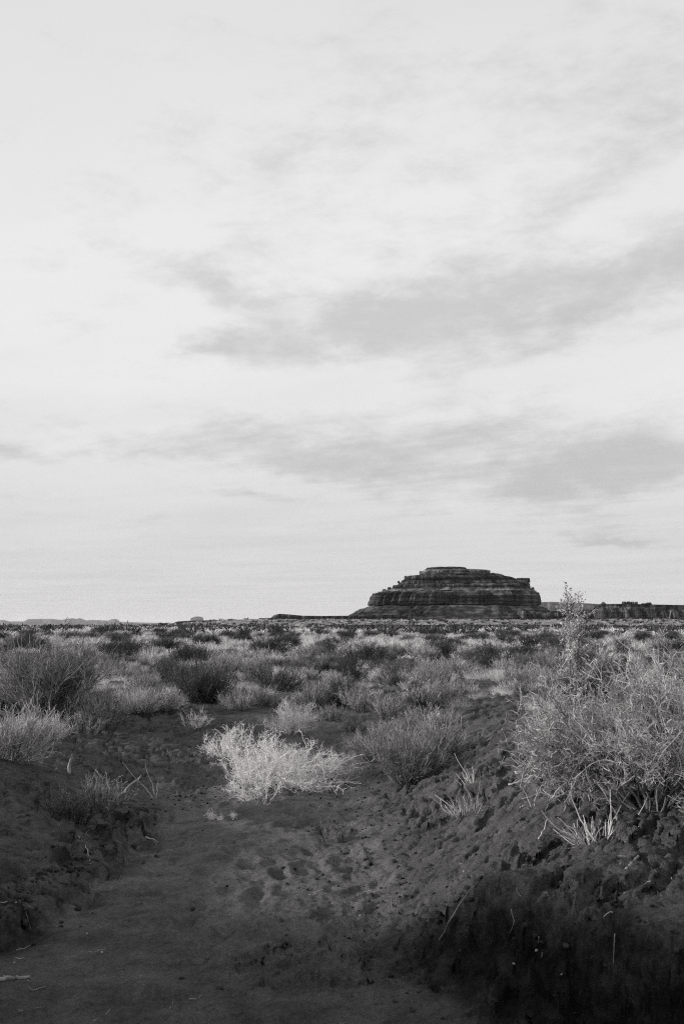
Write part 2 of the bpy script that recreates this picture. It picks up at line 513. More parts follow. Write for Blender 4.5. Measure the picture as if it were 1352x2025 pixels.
# ------------------------------------------------------------------ the ground: one sheet, fine in front, coarse elsewhere
def build_ground():
    fine = np.radians(np.arange(-24, 24.001, 0.115))
    c1 = np.radians(np.arange(24.8, 60, 0.8))
    c2 = np.radians(np.arange(60, 300, 3.0))
    ang = np.concatenate([fine, c1, c2, 2 * math.pi - c1[::-1]])
    rad = np.concatenate([np.geomspace(0.25, 2.6, 26)[:-1], np.geomspace(2.6, 13, 460)[:-1], np.geomspace(13, 60, 120)[:-1],
                          np.geomspace(60, 1500, 90)[:-1], np.geomspace(1500, 30000, 40)])
    A, R = np.meshgrid(ang, rad)
    X, Y = R * np.sin(A), R * np.cos(A)
    Z = height(X, Y)
    nr, na = A.shape
    V = np.stack([X, Y, Z], -1)
    # lumps that stand out of the steep faces of the cut banks
    tr = np.gradient(V, axis=0)
    ta = (np.roll(V, -1, 1) - np.roll(V, 1, 1)) / 2
    N = np.cross(ta, tr)
    N = N / np.maximum(np.linalg.norm(N, axis=-1, keepdims=True), 1e-9)
    N = N * np.sign(N[..., 2:3] + 1e-9)
    steep = sstep(1 - N[..., 2], 0.12, 0.45) * (1 - sstep(R, 10, 13)) * sstep(R, 2, 2.7)
    q = fbm(X * 7 + Z * 11, Y * 7 - Z * 15, 131, 4, 0.6) - 0.5
    q2 = fbm(X * 3 - Z * 7, Y * 3 + Z * 9, 141, 2) - 0.5
    V = V + N * (steep * (0.10 * q + 0.07 * q2))[..., None]
    # old footprints and scuffs pressed into the bed
    fr = np.random.default_rng(17)
    for k in range(90):
        fy = 4.2 + 5.0 * fr.random()
        fx = -1.25 + 1.35 * fr.random() if k % 2 else -0.75 + 0.12 * math.sin(fy * 3) + 0.22 * (k % 4 == 0)
        a = fr.normal() * 0.4
        ux, uy = X - fx, Y - fy
        p = (ux * math.cos(a) - uy * math.sin(a)) / (0.05 + 0.02 * fr.random())
        q = (ux * math.sin(a) + uy * math.cos(a)) / (0.10 + 0.05 * fr.random())
        rr = p * p + q * q
        V[..., 2] += np.where(rr < 9, -0.018 * np.exp(-rr * 1.3) + 0.008 * np.exp(-(np.sqrt(rr) - 1.35) ** 2 * 6), 0)
    V = V.reshape(-1, 3)
    i = np.arange(nr - 1)[:, None] * na + np.arange(na)[None]
    j = np.arange(nr - 1)[:, None] * na + (np.arange(na)[None] + 1) % na
    Q = np.stack([i, i + na, j + na, j], -1).reshape(-1, 4)
    centre = len(V)
    V = np.vstack([V, [[0, 0, float(height(0.0, 0.0))]]])
    k = np.arange(na)
    T = np.stack([np.full(na, centre), k, (k + 1) % na], -1)
    me = make_mesh('ground', V, Q, T, True)
    bed, shade_crumb = height(V[:, 0], V[:, 1], False, True)
    for nm, arr in (('bed', bed), ('shade_crumb', shade_crumb)):
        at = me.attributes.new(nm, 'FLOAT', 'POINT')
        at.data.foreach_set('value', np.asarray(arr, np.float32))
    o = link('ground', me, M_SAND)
    tag(o, 'dark red sand of the wash and the plain around it', None, None, 'structure')


build_ground()


# ------------------------------------------------------------------ buttes and ledges
def ring_block(name, parent, rings, mat, seed, cols=420, rough=0.02, crack=0.0, lobes=24, power=0.72, cap=True, origin=None, smooth=False):
    """rings: list of (cx, cy, half_x, half_y, z). A closed body of stacked outlines with cracks and uneven edges."""
    phi = np.linspace(0, 2 * math.pi, cols, endpoint=False)
    cp, sp = np.cos(phi), np.sin(phi)
    ux, uy = np.sign(cp) * np.abs(cp) ** power, np.sign(sp) * np.abs(sp) ** power
    big = fbm(np.cos(phi) * 2.2 + 9, np.sin(phi) * 2.2, seed, 3) - 0.5
    n = fbm(np.cos(phi) * lobes / 3 + 5, np.sin(phi) * lobes / 3, seed + 5, 4, 0.6)
    but = 1 - np.abs(2 * n - 1)
    V = []
    for k, (cx, cy, a, b, z) in enumerate(rings):
        jit = fbm(np.cos(phi) * lobes + z * 0.12, np.sin(phi) * lobes + z * 0.07, seed + 11, 3, 0.6) - 0.5
        front = 0.25 + 0.75 * np.abs(np.sin(phi)) ** 1.5
        f = 1 + big * rough * 5.0 * front + jit * rough * 2.2 * (0.4 + 0.6 * front) - crack * 2.4 * np.clip(but, 0, 1) ** 4 * (0.5 + 0.5 * front)
        zj = z + (fbm(np.cos(phi) * lobes * 0.7, np.sin(phi) * lobes * 0.7 + k, seed + 23, 3) - 0.5) * 0.22 * (rings[-1][4] - rings[0][4])
        V.append(np.stack([cx + ux * a * f, cy + uy * b * f, zj], -1))
    nk = len(rings)
    V = np.concatenate(V)
    i = np.arange(nk - 1)[:, None] * cols + np.arange(cols)[None]
    j = np.arange(nk - 1)[:, None] * cols + (np.arange(cols)[None] + 1) % cols
    Q = np.stack([i, j, j + cols, i + cols], -1).reshape(-1, 4)
    T = None
    if cap:
        cx, cy, a, b, z = rings[-1]
        # two inner rings so the top is a gently uneven cap
        base = (nk - 1) * cols
        V = np.vstack([V, [[cx, cy, z + 0.01 * a]]])
        k = np.arange(cols)
        T = np.stack([base + k, base + (k + 1) % cols, np.full(cols, len(V) - 1)], -1)
    if origin is not None:
        V = V - np.asarray(origin)
    return link(name, make_mesh(name, V, Q, T, smooth), mat, parent)


def level(D, y, xl, xr, squash, back):
    """one outline of a butte from its left and right edge in the photograph (pixels) at its distance D"""
    p, q = at_depth(xl, y, D), at_depth(xr, y, D)
    a = (q[0] - p[0]) / 2
    return [(p[0] + q[0]) / 2, D + back, a, squash, (p[2] + q[2]) / 2]


def z2(zx, zy):
    return 650 + zx / 2.704, 1080 + zy / 2.704


def butte():
    D = 700.0
    root = empty('sandstone_butte', (150, D, float(height(80.0, D))))
    org = np.array(root.location)
    tag(root, 'dark stepped sandstone butte with ledges rising above the desert plain', 'butte')
    # (zoom y, left, right, depth) of the silhouette, bottom to top; each tuple of levels is one bed of rock
    beds = [
        ('talus_slope', [(412, -60, 1245, 76), (395, -10, 1238, 73), (372, 85, 1226, 64), (345, 140, 1210, 57), (327, 182, 1193, 51), (320, 200, 1186, 49)], 0.022, 0.05),
        ('cliff_band', [(326, 204, 1183, 47.5), (300, 203, 1184, 47.2), (292, 207, 1187, 48), (270, 216, 1183, 47.6), (256, 228, 1176, 47.0), (249, 236, 1172, 46.2), (243, 255, 1158, 44), (240, 268, 1150, 42)], 0.020, 0.075),
        ('ledge', [(243, 285, 1143, 40.5), (236, 290, 1143, 40.6), (232, 296, 1138, 40), (229, 305, 1134, 39), (221, 335, 1128, 37), (219, 345, 1126, 36.5)], 0.022, 0.04),
        ('ledge', [(222, 346, 1119, 35.8), (208, 350, 1118, 36.0), (203, 354, 1114, 35.5), (199, 374, 1108, 33.8)], 0.022, 0.045),
        ('ledge', [(203, 378, 1112, 33), (190, 380, 1110, 33.4), (183, 381, 1106, 33.0), (178, 400, 1100, 31)], 0.022, 0.05),
        ('ledge', [(181, 408, 1060, 30.2), (168, 410, 1048, 30.6), (158, 416, 1020, 30), (153, 428, 985, 28.5), (149, 455, 972, 27)], 0.022, 0.045),
        ('ledge', [(152, 490, 968, 25.5), (144, 494, 955, 25.8), (139, 500, 935, 25), (136, 505, 900, 24)], 0.022, 0.04),
        ('ledge', [(139, 498, 893, 22.8), (131, 499, 895, 23.2), (124, 507, 890, 22.8), (119, 520, 885, 21), (116, 530, 800, 20)], 0.022, 0.04),
        ('cap_rock', [(120, 530, 764, 17), (112, 533, 762, 17.3), (106, 540, 760, 16.8), (103, 556, 752, 15.5)], 0.015, 0.02)]
    for s, (nm, lv, rough, crack) in enumerate(beds):
        rings = []
        for (zy, zl, zr, dep) in lv:
            xl, y = z2(zl, zy)
            xr, _ = z2(zr, zy)
            rings.append(level(D, y, xl, xr, dep, 30))
        # every hard bed overhangs the soft one below it
        if nm != 'talus_slope':
            a, b = rings[0], rings[-1]
            lift = 0.16 * (b[4] - a[4])
            foot = [a[0], a[1], a[2] * 0.985, a[3] * 0.85, a[4]]
            over = [a[0], a[1], a[2] * 0.985, a[3] * 0.86, a[4] + lift]
            lip = [a[0], a[1], a[2], a[3] * 1.005, a[4] + lift * 1.25]
            rings = [foot, over, lip] + [q for q in rings[1:] if q[4] > lip[4]]
        # thin beds inside each band: slightly in, slightly out
        fin = []
        for a, b in zip(rings[:-1], rings[1:]):
            dzb = abs(b[4] - a[4])
            n = max(1, int(dzb / 0.9))
            for k in range(n):
                t = k / n
                q = [a[i] * (1 - t) + b[i] * t for i in range(5)]
                if k:
                    e = 1 + (rng.random() - 0.5) * (0.014 if nm != 'talus_slope' else 0.006)
                    q[2] *= 1 + (e - 1) * 0.6
                    q[3] *= 1 + (e - 1) * 2.2
                fin.append(q)
        fin.append(rings[-1])
        p = ring_block(nm, root, fin, M_ROCK_PALE if s in (2, 7) else M_ROCK, 100 + s * 7, 460, rough, crack, 11, 0.70, True, org)
        if nm == 'cap_rock':
            p['label'] = 'flat cap rock on the top of the butte'
    # the squared tower at the shoulder
    lv = [(185, 1020, 1114, 10), (172, 1032, 1112, 9.6), (166, 1036, 1110, 9.5), (162, 1045, 1109, 8.5)]
    rings = [level(D - 2, z2(0, zy)[1], z2(zl, 0)[0], z2(zr, 0)[0], dep, 30) for zy, zl, zr, dep in lv]
    ring_block('tower', root, rings, M_ROCK, 301, 140, 0.02, 0.05, 12, 0.55, True, org)
    # small blocks left standing on the shoulders
    for (zx0, zx1, zy0, zy1) in [(292, 318, 238, 222), (322, 345, 222, 211), (352, 372, 206, 200), (985, 1002, 166, 158), (1122, 1140, 236, 212), (440, 470, 152, 146), (268, 290, 246, 236), (236, 262, 262, 246), (400, 425, 182, 172), (378, 392, 186, 176), (415, 432, 156, 148), (1100, 1114, 200, 186), (1146, 1168, 252, 240), (1040, 1060, 168, 160), (905, 950, 142, 136), (780, 830, 121, 116), (870, 896, 124, 117), (540, 562, 108, 102), (500, 515, 130, 121)]:
        lv = [(zy0, zx0, zx1, 4), ((zy0 + zy1) / 2, zx0 + 1, zx1, 3.8), (zy1, zx0 + 4, zx1 - 3, 2.8)]
        rings = [level(D - 3, z2(0, zy)[1], z2(zl, 0)[0], z2(zr, 0)[0], dep, 30) for zy, zl, zr, dep in lv]
        ring_block('standing_block', root, rings, M_ROCK, int(zx0), 48, 0.05, 0.05, 8, 0.7, True, org)
    # rounded buttresses at the foot
    for (zx0, zx1, zy0, zy1) in [(1030, 1082, 398, 332), (1082, 1138, 398, 340), (1140, 1205, 398, 352), (965, 1030, 398, 358), (830, 900, 400, 366), (640, 740, 402, 372), (420, 520, 402, 350)]:
        f = [0, 0.25, 0.5, 0.72, 0.88, 0.97, 1.0]
        wdt = [1.0, 0.99, 0.95, 0.84, 0.64, 0.38, 0.15]
        c, hw = (zx0 + zx1) / 2, (zx1 - zx0) / 2
        rings = [level(D - 44, z2(0, zy0 + (zy1 - zy0) * t)[1], z2(c - hw * q, 0)[0], z2(c + hw * q, 0)[0], 15 * q, 22) for t, q in zip(f, wdt)]
        ring_block('buttress', root, rings, M_ROCK, 400 + int(zx0), 72, 0.04, 0.06, 9, 0.85, True, org, True)


butte()


def ridge_mesh(name, parent, pts, base_y, D, depth, mat, seed, org, cols=260, cliff=0.5):
    """a long table: top edge given by photo pixels, a vertical cliff over a slope, real thickness behind"""
    pts = np.asarray(pts, float)
    xs = np.linspace(pts[0, 0], pts[-1, 0], cols)
    ys = np.interp(xs, pts[:, 0], pts[:, 1])
    rowsV = []
    wpx = (xs[-1] - xs[0])
    bul = fbm(xs * 0.11 * 26 / max(wpx, 1) * 6, xs * 0 + seed, seed, 4, 0.6) - 0.5
    # (fraction of height, outward distance as a share of the depth)
    prof = [(-0.25, 0.55), (0.0, 0.46), (0.25, 0.30), (cliff, 0.16), (cliff + 0.03, 0.07), (0.8, 0.06), (0.86, 0.03), (0.97, 0.02), (1.0, 0.0), (1.0, -0.5), (0.9, -0.8), (0.0, -1.0)]
    ends = np.minimum(np.linspace(0, 1, cols), np.linspace(1, 0, cols))
    shut = sstep(ends, 0, 0.05)
    for k, (h, o) in enumerate(prof):
        row = []
        for i in range(cols):
            y = base_y + (ys[i] - base_y) * h
            p = at_depth(xs[i], y, D)
            off = (o + bul[i] * (0.22 if h < 0.99 else 0.08)) * depth
            row.append([p[0] * (D - off) / D, D - off, p[2]])
        rowsV.append(row)
    V = np.array(rowsV)
    nk = len(prof)
    V = V.reshape(-1, 3)
    i = np.arange(nk - 1)[:, None] * cols + np.arange(cols - 1)[None]
    Q = np.stack([i, i + 1, i + cols + 1, i + cols], -1).reshape(-1, 4)
    # end caps
    T = []
    for e in (0, cols - 1):
        ids = [k * cols + e for k in range(nk)]
        for k in range(1, nk - 1):
            T.append([ids[0], ids[k], ids[k + 1]] if e == 0 else [ids[0], ids[k + 1], ids[k]])
    return link(name, make_mesh(name, V - org, Q, np.array(T)), mat, parent)


def far_tables():
    # the low mesa to the side of the butte, behind the big bush
    D = 620.0
    g = at_depth(1300, 1228, D)
    root = empty('low_mesa', g)
    org = np.array(root.location)
    tag(root, 'low flat topped mesa with rounded cliff buttresses behind the big bush', 'mesa')
    ridge_mesh('cliff', root, [(1168, 1212), (1176, 1199), (1190, 1194.5), (1240, 1194), (1300, 1195.5), (1352, 1196.5), (1480, 1197), (1560, 1199), (1590, 1215)], 1229, D, 40, M_ROCK, 7, org, 340, 0.22)
    for i, (x0, x1, y0) in enumerate([(1178, 1200, 1200), (1200, 1222, 1203), (1222, 1246, 1201), (1246, 1272, 1204), (1272, 1300, 1202), (1300, 1322, 1205), (1322, 1345, 1203), (1345, 1372, 1204)]):
        c, hw = (x0 + x1) / 2, (x1 - x0) / 2
        rings = [level(D - 11, 1231 + (y0 - 1231) * t, c - hw * q, c + hw * q, 8 * q, 4) for t, q in zip([0, .3, .55, .78, .92, 1], [1, 1, .95, .8, .55, .15])]
        ring_block('buttress', root, rings, M_ROCK, 700 + i, 60, 0.05, 0.08, 9, 0.9, True, org, True)
    for i, (x0, x1, y1) in enumerate([(1197, 1214, 1189), (1243, 1252, 1188.5), (1252.5, 1260, 1188.3), (1260.5, 1268, 1188.8), (1268.5, 1275, 1189), (1282, 1291, 1192), (1291.5, 1303, 1190.5), (1222, 1230, 1192.5)]):
        cone = i in (0, 7)
        c, hw = (x0 + x1) / 2, (x1 - x0) / 2
        prof = [(0, 1), (.5, .62), (.9, .25), (1, .1)] if cone else [(0, 1), (.4, 1.0), (.55, .93), (.8, .95), (1, .75)]
        rings = [level(D, 1196.5 + (y1 - 1196.5) * t, c - hw * q, c + hw * q, hw * q * 0.45, 16) for t, q in prof]
        ring_block('summit_block', root, rings, M_ROCK, 800 + i, 40, 0.05, 0.04, 7, 0.8, True, org)
    # low bench trailing away from the foot of the butte
    D = 640.0
    root = empty('rock_bench', at_depth(600, 1232, D))
    org = np.array(root.location)
    tag(root, 'long low dark rock bench trailing from the foot of the stepped butte', 'rock bench')
    ridge_mesh('upper_shelf', root, [(508, 1226), (513, 1222.5), (536, 1221.8), (541, 1216.5), (552, 1213.8), (572, 1215), (598, 1217.5), (640, 1218), (690, 1217.5), (720, 1216), (790, 1216)], 1229, D + 18, 26, M_ROCK, 17, org, 220, 0.3)
    ridge_mesh('far_shelf', root, [(1066, 1226), (1080, 1212), (1096, 1208), (1122, 1206.5), (1140, 1205), (1168, 1205.5), (1190, 1203), (1215, 1212)], 1231, D + 40, 24, M_ROCK, 19, org, 140, 0.3)
    ridge_mesh('lower_shelf', root, [(330, 1237), (340, 1233), (352, 1229), (372, 1227.5), (410, 1227), (418, 1225.5), (430, 1227), (460, 1226.5), (500, 1224.5), (560, 1226), (640, 1226), (760, 1226.5), (900, 1228), (1000, 1228.5), (1130, 1229), (1240, 1230), (1400, 1230)], 1238.5, D - 60, 40, M_ROCK, 27, org, 420, 0.3)
    sr = np.random.default_rng(3)
    for k, (x0, x1, yt, Ds) in enumerate([(560, 900, 1233.5, 520), (840, 1190, 1232.5, 540), (1120, 1420, 1233.5, 510), (620, 760, 1239, 330), (720, 1010, 1238, 380), (980, 1260, 1238.5, 350), (1180, 1400, 1242.5, 240), (380, 640, 1238.5, 360), (330, 470, 1233.5, 480)]):
        xs = np.linspace(x0, x1, 26)
        ys = yt + (sr.random(26) - 0.5) * 2.2
        ys[0], ys[-1] = yt + 3, yt + 3
        ridge_mesh('broken_shelf', root, list(zip(xs, ys)), yt + 4.5, Ds, 7, M_SLICK if k % 3 else M_ROCK, 200 + k, org, 160, 0.15)
    # far away
    D = 16000.0
    root = empty('distant_mesa', at_depth(120, 1240, D))
    tag(root, 'long pale hazy mesa far away on the horizon', 'mesa')
    zq = lambda x, y: (x / 2.704, 1180 + y / 2.704)
    p = [zq(*q) for q in [(-500, 128), (-300, 126), (0, 123), (25, 125), (50, 132), (130, 132), (150, 120), (270, 118), (330, 124), (365, 118), (390, 115), (410, 119), (428, 114), (445, 121), (460, 127), (500, 124), (580, 128), (597, 121), (612, 118), (632, 123), (642, 134), (760, 138), (900, 141), (1200, 143)]]
    ridge_mesh('cliff', root, p, 1244, D, 1500, M_FAR, 37, np.array(root.location), 420, 0.4)
    D = 12000.0
    root = empty('distant_butte', at_depth(390, 1230, D))
    tag(root, 'small square hazy butte standing alone on the horizon', 'butte')
    ridge_mesh('cliff', root, [(374, 1234), (378, 1222), (383, 1220.5), (388, 1219), (395, 1219.3), (401, 1220.5), (403, 1226), (408, 1234)], 1240, D, 160, M_FAR, 47, np.array(root.location), 90, 0.3)
    D = 5200.0
    root = empty('distant_ridge', at_depth(1130, 1215, D))
    tag(root, 'grey far ridge seen in the gap beside the stepped butte', 'ridge')
    ridge_mesh('cliff', root, [(1020, 1196), (1060, 1191), (1090, 1190), (1120, 1191.5), (1160, 1193), (1210, 1196), (1260, 1203)], 1236, D, 320, M_FAR, 57, np.array(root.location), 160, 0.45)
    D = 2600.0
    root = empty('distant_knoll', at_depth(229, 1243, D))
    tag(root, 'small dark knoll in front of the long hazy mesa', 'knoll')
    ridge_mesh('slope', root, [(196, 1245), (216, 1241.5), (224, 1239.5), (230, 1238), (236, 1240), (262, 1242), (300, 1243.5), (330, 1246)], 1247, D, 60, M_FAR, 67, np.array(root.location), 90, 0.3)


far_tables()

# slickrock slabs lying on the plain in front of the butte
slab_rng = np.random.default_rng(5)
SLABS = [(40, 1243, 130, 230, 0), (160, 1245, 110, 190, 1), (240, 1243, 90, 240, 0), (385, 1237, 70, 330, 0), (455, 1243, 120, 220, 0), (560, 1241, 130, 250, 1),
         (640, 1246, 140, 190, 0), (690, 1241, 120, 260, 0), (790, 1240, 130, 300, 1), (850, 1247, 110, 210, 1), (930, 1241, 160, 270, 0), (1010, 1244, 150, 220, 1),
         (1090, 1240, 140, 290, 0), (1240, 1244.5, 120, 190, 0), (1330, 1247, 90, 170, 0), (1010, 1236, 220, 380, 1), (760, 1236, 240, 400, 1)]
for i, (px, py, wpx, D, dark) in enumerate(SLABS):
    p = at_depth(px, py, D)
    hw = wpx / F_PX * D / 2
    gz = float(height(p[0], D))
    top = max(p[2], gz + 0.25)
    rings = [(p[0], D, hw * 1.04, hw * 0.30, gz - 1.0), (p[0], D, hw, hw * 0.28, gz + (top - gz) * 0.15), (p[0], D, hw * 0.97, hw * 0.27, gz + (top - gz) * 0.6),
             (p[0], D, hw * 0.99, hw * 0.275, gz + (top - gz) * 0.66), (p[0], D, hw * 0.95, hw * 0.25, top - 0.03), (p[0], D, hw * 0.9, hw * 0.22, top)]
    org = np.array([p[0], D, gz])
    o = ring_block('flat_rock', None, rings, M_ROCK if dark else M_SLICK, 900 + i * 3, 120, 0.10, 0.08, 14, 0.85, True, org)
    o.location = org
    if dark:
        tag(o, 'dark flat slab of bare rock on the scrub plain before the butte', 'rock slab', 'dark rock slabs before the butte')
    else:
        tag(o, 'pale flat slab of bare rock on the scrub plain before the butte', 'rock slab', 'pale rock slabs before the butte')

# ------------------------------------------------------------------ plants
def unit(v):
    return v / np.maximum(np.linalg.norm(v, axis=-1, keepdims=True), 1e-9)


def grow(r, origin, direc, length, K, curl=0.2, lift=0.0):
    """N wandering strands of K points"""
    N = len(origin)
    P = np.zeros((N, K, 3))
    P[:, 0] = origin
    d = unit(direc)
    step = (np.asarray(length) / (K - 1)).reshape(N, 1)
    for k in range(1, K):
        P[:, k] = P[:, k - 1] + d * step
        d = unit(d + curl * r.normal(size=(N, 3)) + np.array([0, 0, lift]))
    return P


def sprout(r, P, n, t0=0.3, t1=1.0, spread=0.8, up=0.0):
    """n points on the strands P with directions for side shoots"""
    N, K, _ = P.shape
    s = r.integers(0, N, n)
    t = (t0 + (t1 - t0) * r.random(n)) * (K - 1)
    k = np.minimum(t.astype(int), K - 2)
    f = (t - k)[:, None]
    o = P[s, k] * (1 - f) + P[s, k + 1] * f
    d = unit(unit(P[s, k + 1] - P[s, k]) + spread * r.normal(size=(n, 3)) + np.array([0, 0, up]))
    return o, d


def ribbons(r, P, r0, r1):
    """thin two sided blades"""
    N, K, _ = P.shape
    tan = np.zeros_like(P)
    tan[:, :-1] = P[:, 1:] - P[:, :-1]
    tan[:, -1] = tan[:, -2]
    side = unit(np.cross(tan, r.normal(size=(N, 1, 3))))
    rad = np.linspace(r0, r1, K)[None, :, None] * (0.7 + 0.6 * r.random((N, 1, 1)))
    V = np.stack([P - side * rad, P + side * rad], 2).reshape(-1, 3)
    b = (np.arange(N)[:, None] * K + np.arange(K - 1)[None]) * 2
    Q = np.stack([b, b + 1, b + 3, b + 2], -1).reshape(-1, 4)
    return V, Q


def tubes(r, P, r0, r1, sides=4):
    N, K, _ = P.shape
    tan = np.zeros_like(P)
    tan[:, :-1] = P[:, 1:] - P[:, :-1]
    tan[:, -1] = tan[:, -2]
    tan = unit(tan)
    ref = unit(r.normal(size=(N, 1, 3)))
    u = unit(np.cross(tan, ref))
    v = np.cross(tan, u)
    rad = np.linspace(r0, r1, K)[None, :, None] * (0.7 + 0.6 * r.random((N, 1, 1)))
    rings = [P + rad * (u * math.cos(a) + v * math.sin(a)) for a in np.arange(sides) * 2 * math.pi / sides]
    V = np.stack(rings, 2).reshape(-1, 3)
    b = (np.arange(N)[:, None] * K + np.arange(K - 1)[None])[..., None] * sides
    s = np.arange(sides)
    Q = np.stack([b + s, b + (s + 1) % sides, b + sides + (s + 1) % sides, b + sides + s], -1).reshape(-1, 4)
    return V, Q


def leaves(r, o, size, flat=0.5):
    n = len(o)
    a = unit(r.normal(size=(n, 3)))
    b = unit(np.cross(a, r.normal(size=(n, 3))))
    s = size * (0.6 + 0.8 * r.random((n, 1)))
    V = np.stack([o - a * s, o + b * s * flat, o + a * s, o - b * s * flat], 1).reshape(-1, 3)
    return V, np.arange(n * 4).reshape(n, 4)


def join(*parts):
    V, Q, n = [], [], 0
    for v, q in parts:
        V.append(v)
        Q.append(q + n)
        n += len(v)
    return np.concatenate(V), np.concatenate(Q)


def fan(r, n, base_r, lean, zmin=0.25):
    """stem feet and directions fanning out of one crown"""
    a = r.random(n) * 2 * math.pi
    t = np.sqrt(r.random(n))
    o = np.stack([np.cos(a) * t * base_r, np.sin(a) * t * base_r, np.full(n, -0.02)], -1)
    s = lean * t * (0.6 + 0.8 * r.random(n))
    b = a + r.normal(size=n) * 0.4
    d = unit(np.stack([np.cos(b) * s, np.sin(b) * s, np.maximum(zmin, 1.0 - 0.25 * s)], -1))
    return o, d


class Kind:
    """a plant prototype: a list of (part name, mesh); place() makes a thing of it"""
    def __init__(self, name, parts):
        self.name, self.parts = name, parts

    def place(self, loc, rz, sc, label, cat, group=None, tilt=(0, 0), single=False):
        if len(self.parts) == 1:
            o = bpy.data.objects.new(self.name, self.parts[0][1])
            C.objects.link(o)
        else:
            o = empty(self.name)
            for pn, me in self.parts:
                c = bpy.data.objects.new(pn, me)
                C.objects.link(c)
                c.parent = o
        o.location = loc
        o.rotation_euler = (tilt[0], tilt[1], rz)
        o.scale = (sc, sc, sc) if np.isscalar(sc) else sc
        return tag(o, label, cat, group)


def mk(name, VQ, mat):
    me = make_mesh(name, VQ[0], VQ[1])
    me.materials.append(mat)
    return me


def sage(seed, n=26, hgt=0.62, lean=1.25, leafy=1.0):
    r = np.random.default_rng(seed)
    o, d = fan(r, n, 0.10, lean, 0.22)
    S = grow(r, o, d, hgt * (0.65 + 0.5 * r.random(n)), 6, 0.16, 0.10)
    o, d = sprout(r, S, n * 8, 0.25, 1, 0.55, 0.25)
    B = grow(r, o, d, 0.26 * (0.5 + r.random(len(o))), 4, 0.22, 0.12)
    o, d = sprout(r, B, n * 55, 0.1, 1, 0.6, 0.35)
    T = grow(r, o, d, 0.11 * (0.5 + r.random(len(o))), 3, 0.2, 0.1)
    lf = T[:, 1:].reshape(-1, 3)
    lf = lf[r.random(len(lf)) < 0.8 * leafy] + r.normal(size=3) * 0.0
    lf = np.concatenate([lf, lf + r.normal(size=lf.shape) * 0.014])
    stem = join(tubes(r, S, 0.008, 0.003, 3), ribbons(r, B, 0.0035, 0.002))
    fol = join(ribbons(r, T, 0.0022, 0.0014), leaves(r, lf, 0.010, 0.45))
    return Kind('sagebrush', [('stem', mk('sage_stem', stem, M_SAGE_STEM)), ('foliage', mk('sage_foliage', fol, M_SAGE))])


def brush(seed, n=70, hgt=0.5, lean=0.8, mat=None, stem_mat=None, name='desert_brush', fine=1.0, wid=1.0):
    """upright wispy shrub of very many thin stems"""
    r = np.random.default_rng(seed)
    o, d = fan(r, n, 0.11, lean)
    S = grow(r, o, d, hgt * (0.55 + 0.6 * r.random(n)), 6, 0.10, 0.05)
    o, d = sprout(r, S, n * 9, 0.25, 1, 0.38, 0.25)
    B = grow(r, o, d, hgt * 0.36 * (0.4 + r.random(len(o))), 4, 0.16, 0.06)
    o, d = sprout(r, B, int(n * 26 * fine), 0.1, 1, 0.55, 0.2)
    T = grow(r, o, d, hgt * 0.15 * (0.5 + r.random(len(o))), 3, 0.25, 0.05)
    stem = tubes(r, S, 0.0042, 0.0018, 3)
    fol = join(ribbons(r, B, 0.0019 * wid, 0.0012 * wid), ribbons(r, T, 0.0017 * wid, 0.0013 * wid))
    return Kind(name, [('stem', mk(name + '_stem', stem, stem_mat or M_BRUSH_STEM)), ('foliage', mk(name + '_twig', fol, mat or M_BRUSH))])


def tuft(seed, n=170, hgt=0.36, lean=0.75, mat=None, name='grass_tuft', wid=0.0026, curl=0.13, base=0.09, droop=-0.05):
    r = np.random.default_rng(seed)
    o, d = fan(r, n, base, lean)
    S = grow(r, o, d, hgt * (0.35 + 0.8 * r.random(n)), 5, curl, droop)
    return Kind(name, [('blade', mk(name, ribbons(r, S, wid, wid * 0.3), mat or M_PALE))])


def tumble(seed, n=34, hgt=0.55, lean=1.5, bias=(0, 0, 0), zmin=0.12, spur=1.0):
    """bleached, curly, thorny dead weed"""
    r = np.random.default_rng(seed)
    o, d = fan(r, n, 0.10, lean, zmin)
    d = unit(d + np.array(bias))
    S = grow(r, o, d, hgt * (0.6 + 0.6 * r.random(n)), 9, 0.20, 0.03)
    o, d = sprout(r, S, n * 9, 0.15, 1, 0.65, 0.12)
    B = grow(r, o, d, hgt * 0.42 * (0.4 + r.random(len(o))), 6, 0.30, 0.04)
    o, d = sprout(r, B, int(n * 80 * spur), 0.05, 1, 0.95, 0.15)
    T = grow(r, o, d, 0.055 * (0.5 + r.random(len(o))), 3, 0.45, 0.0)
    o, d = sprout(r, S, int(n * 26 * spur), 0.1, 1, 1.1, 0.1)
    T2 = grow(r, o, d, 0.03 * (0.5 + r.random(len(o))), 3, 0.3, 0.0)
    stem = tubes(r, S, 0.0050, 0.0018, 3)
    fol = join(tubes(r, B, 0.0022, 0.0011, 3), ribbons(r, T, 0.0017, 0.0008), ribbons(r, T2, 0.0017, 0.0008))
    return Kind('tumbleweed', [('stem', mk('tumbleweed_stem', stem, M_WHITE)), ('twig', mk('tumbleweed_twig', fol, M_WHITE))])


def stubble(seed, n=70, hgt=0.22, lean=0.9, long=8):
    n = int(n * 2.2)
    """clump of broken straw with a few long bent stalks"""
    r = np.random.default_rng(seed)
    o, d = fan(r, n, 0.13, lean)
    S = grow(r, o, d, hgt * (0.2 + 0.9 * r.random(n) ** 1.5), 4, 0.22, -0.02)
    o, d = fan(r, long, 0.10, lean * 1.3)
    d[:, 0] -= 0.35
    L = grow(r, o, d, hgt * (1.5 + 0.9 * r.random(long)), 7, 0.12, 0.02)
    return Kind('straw_clump', [('straw', mk('straw_clump', join(tubes(r, S, 0.0027, 0.0016, 3), tubes(r, L, 0.0036, 0.0020, 4)), M_PALE))])


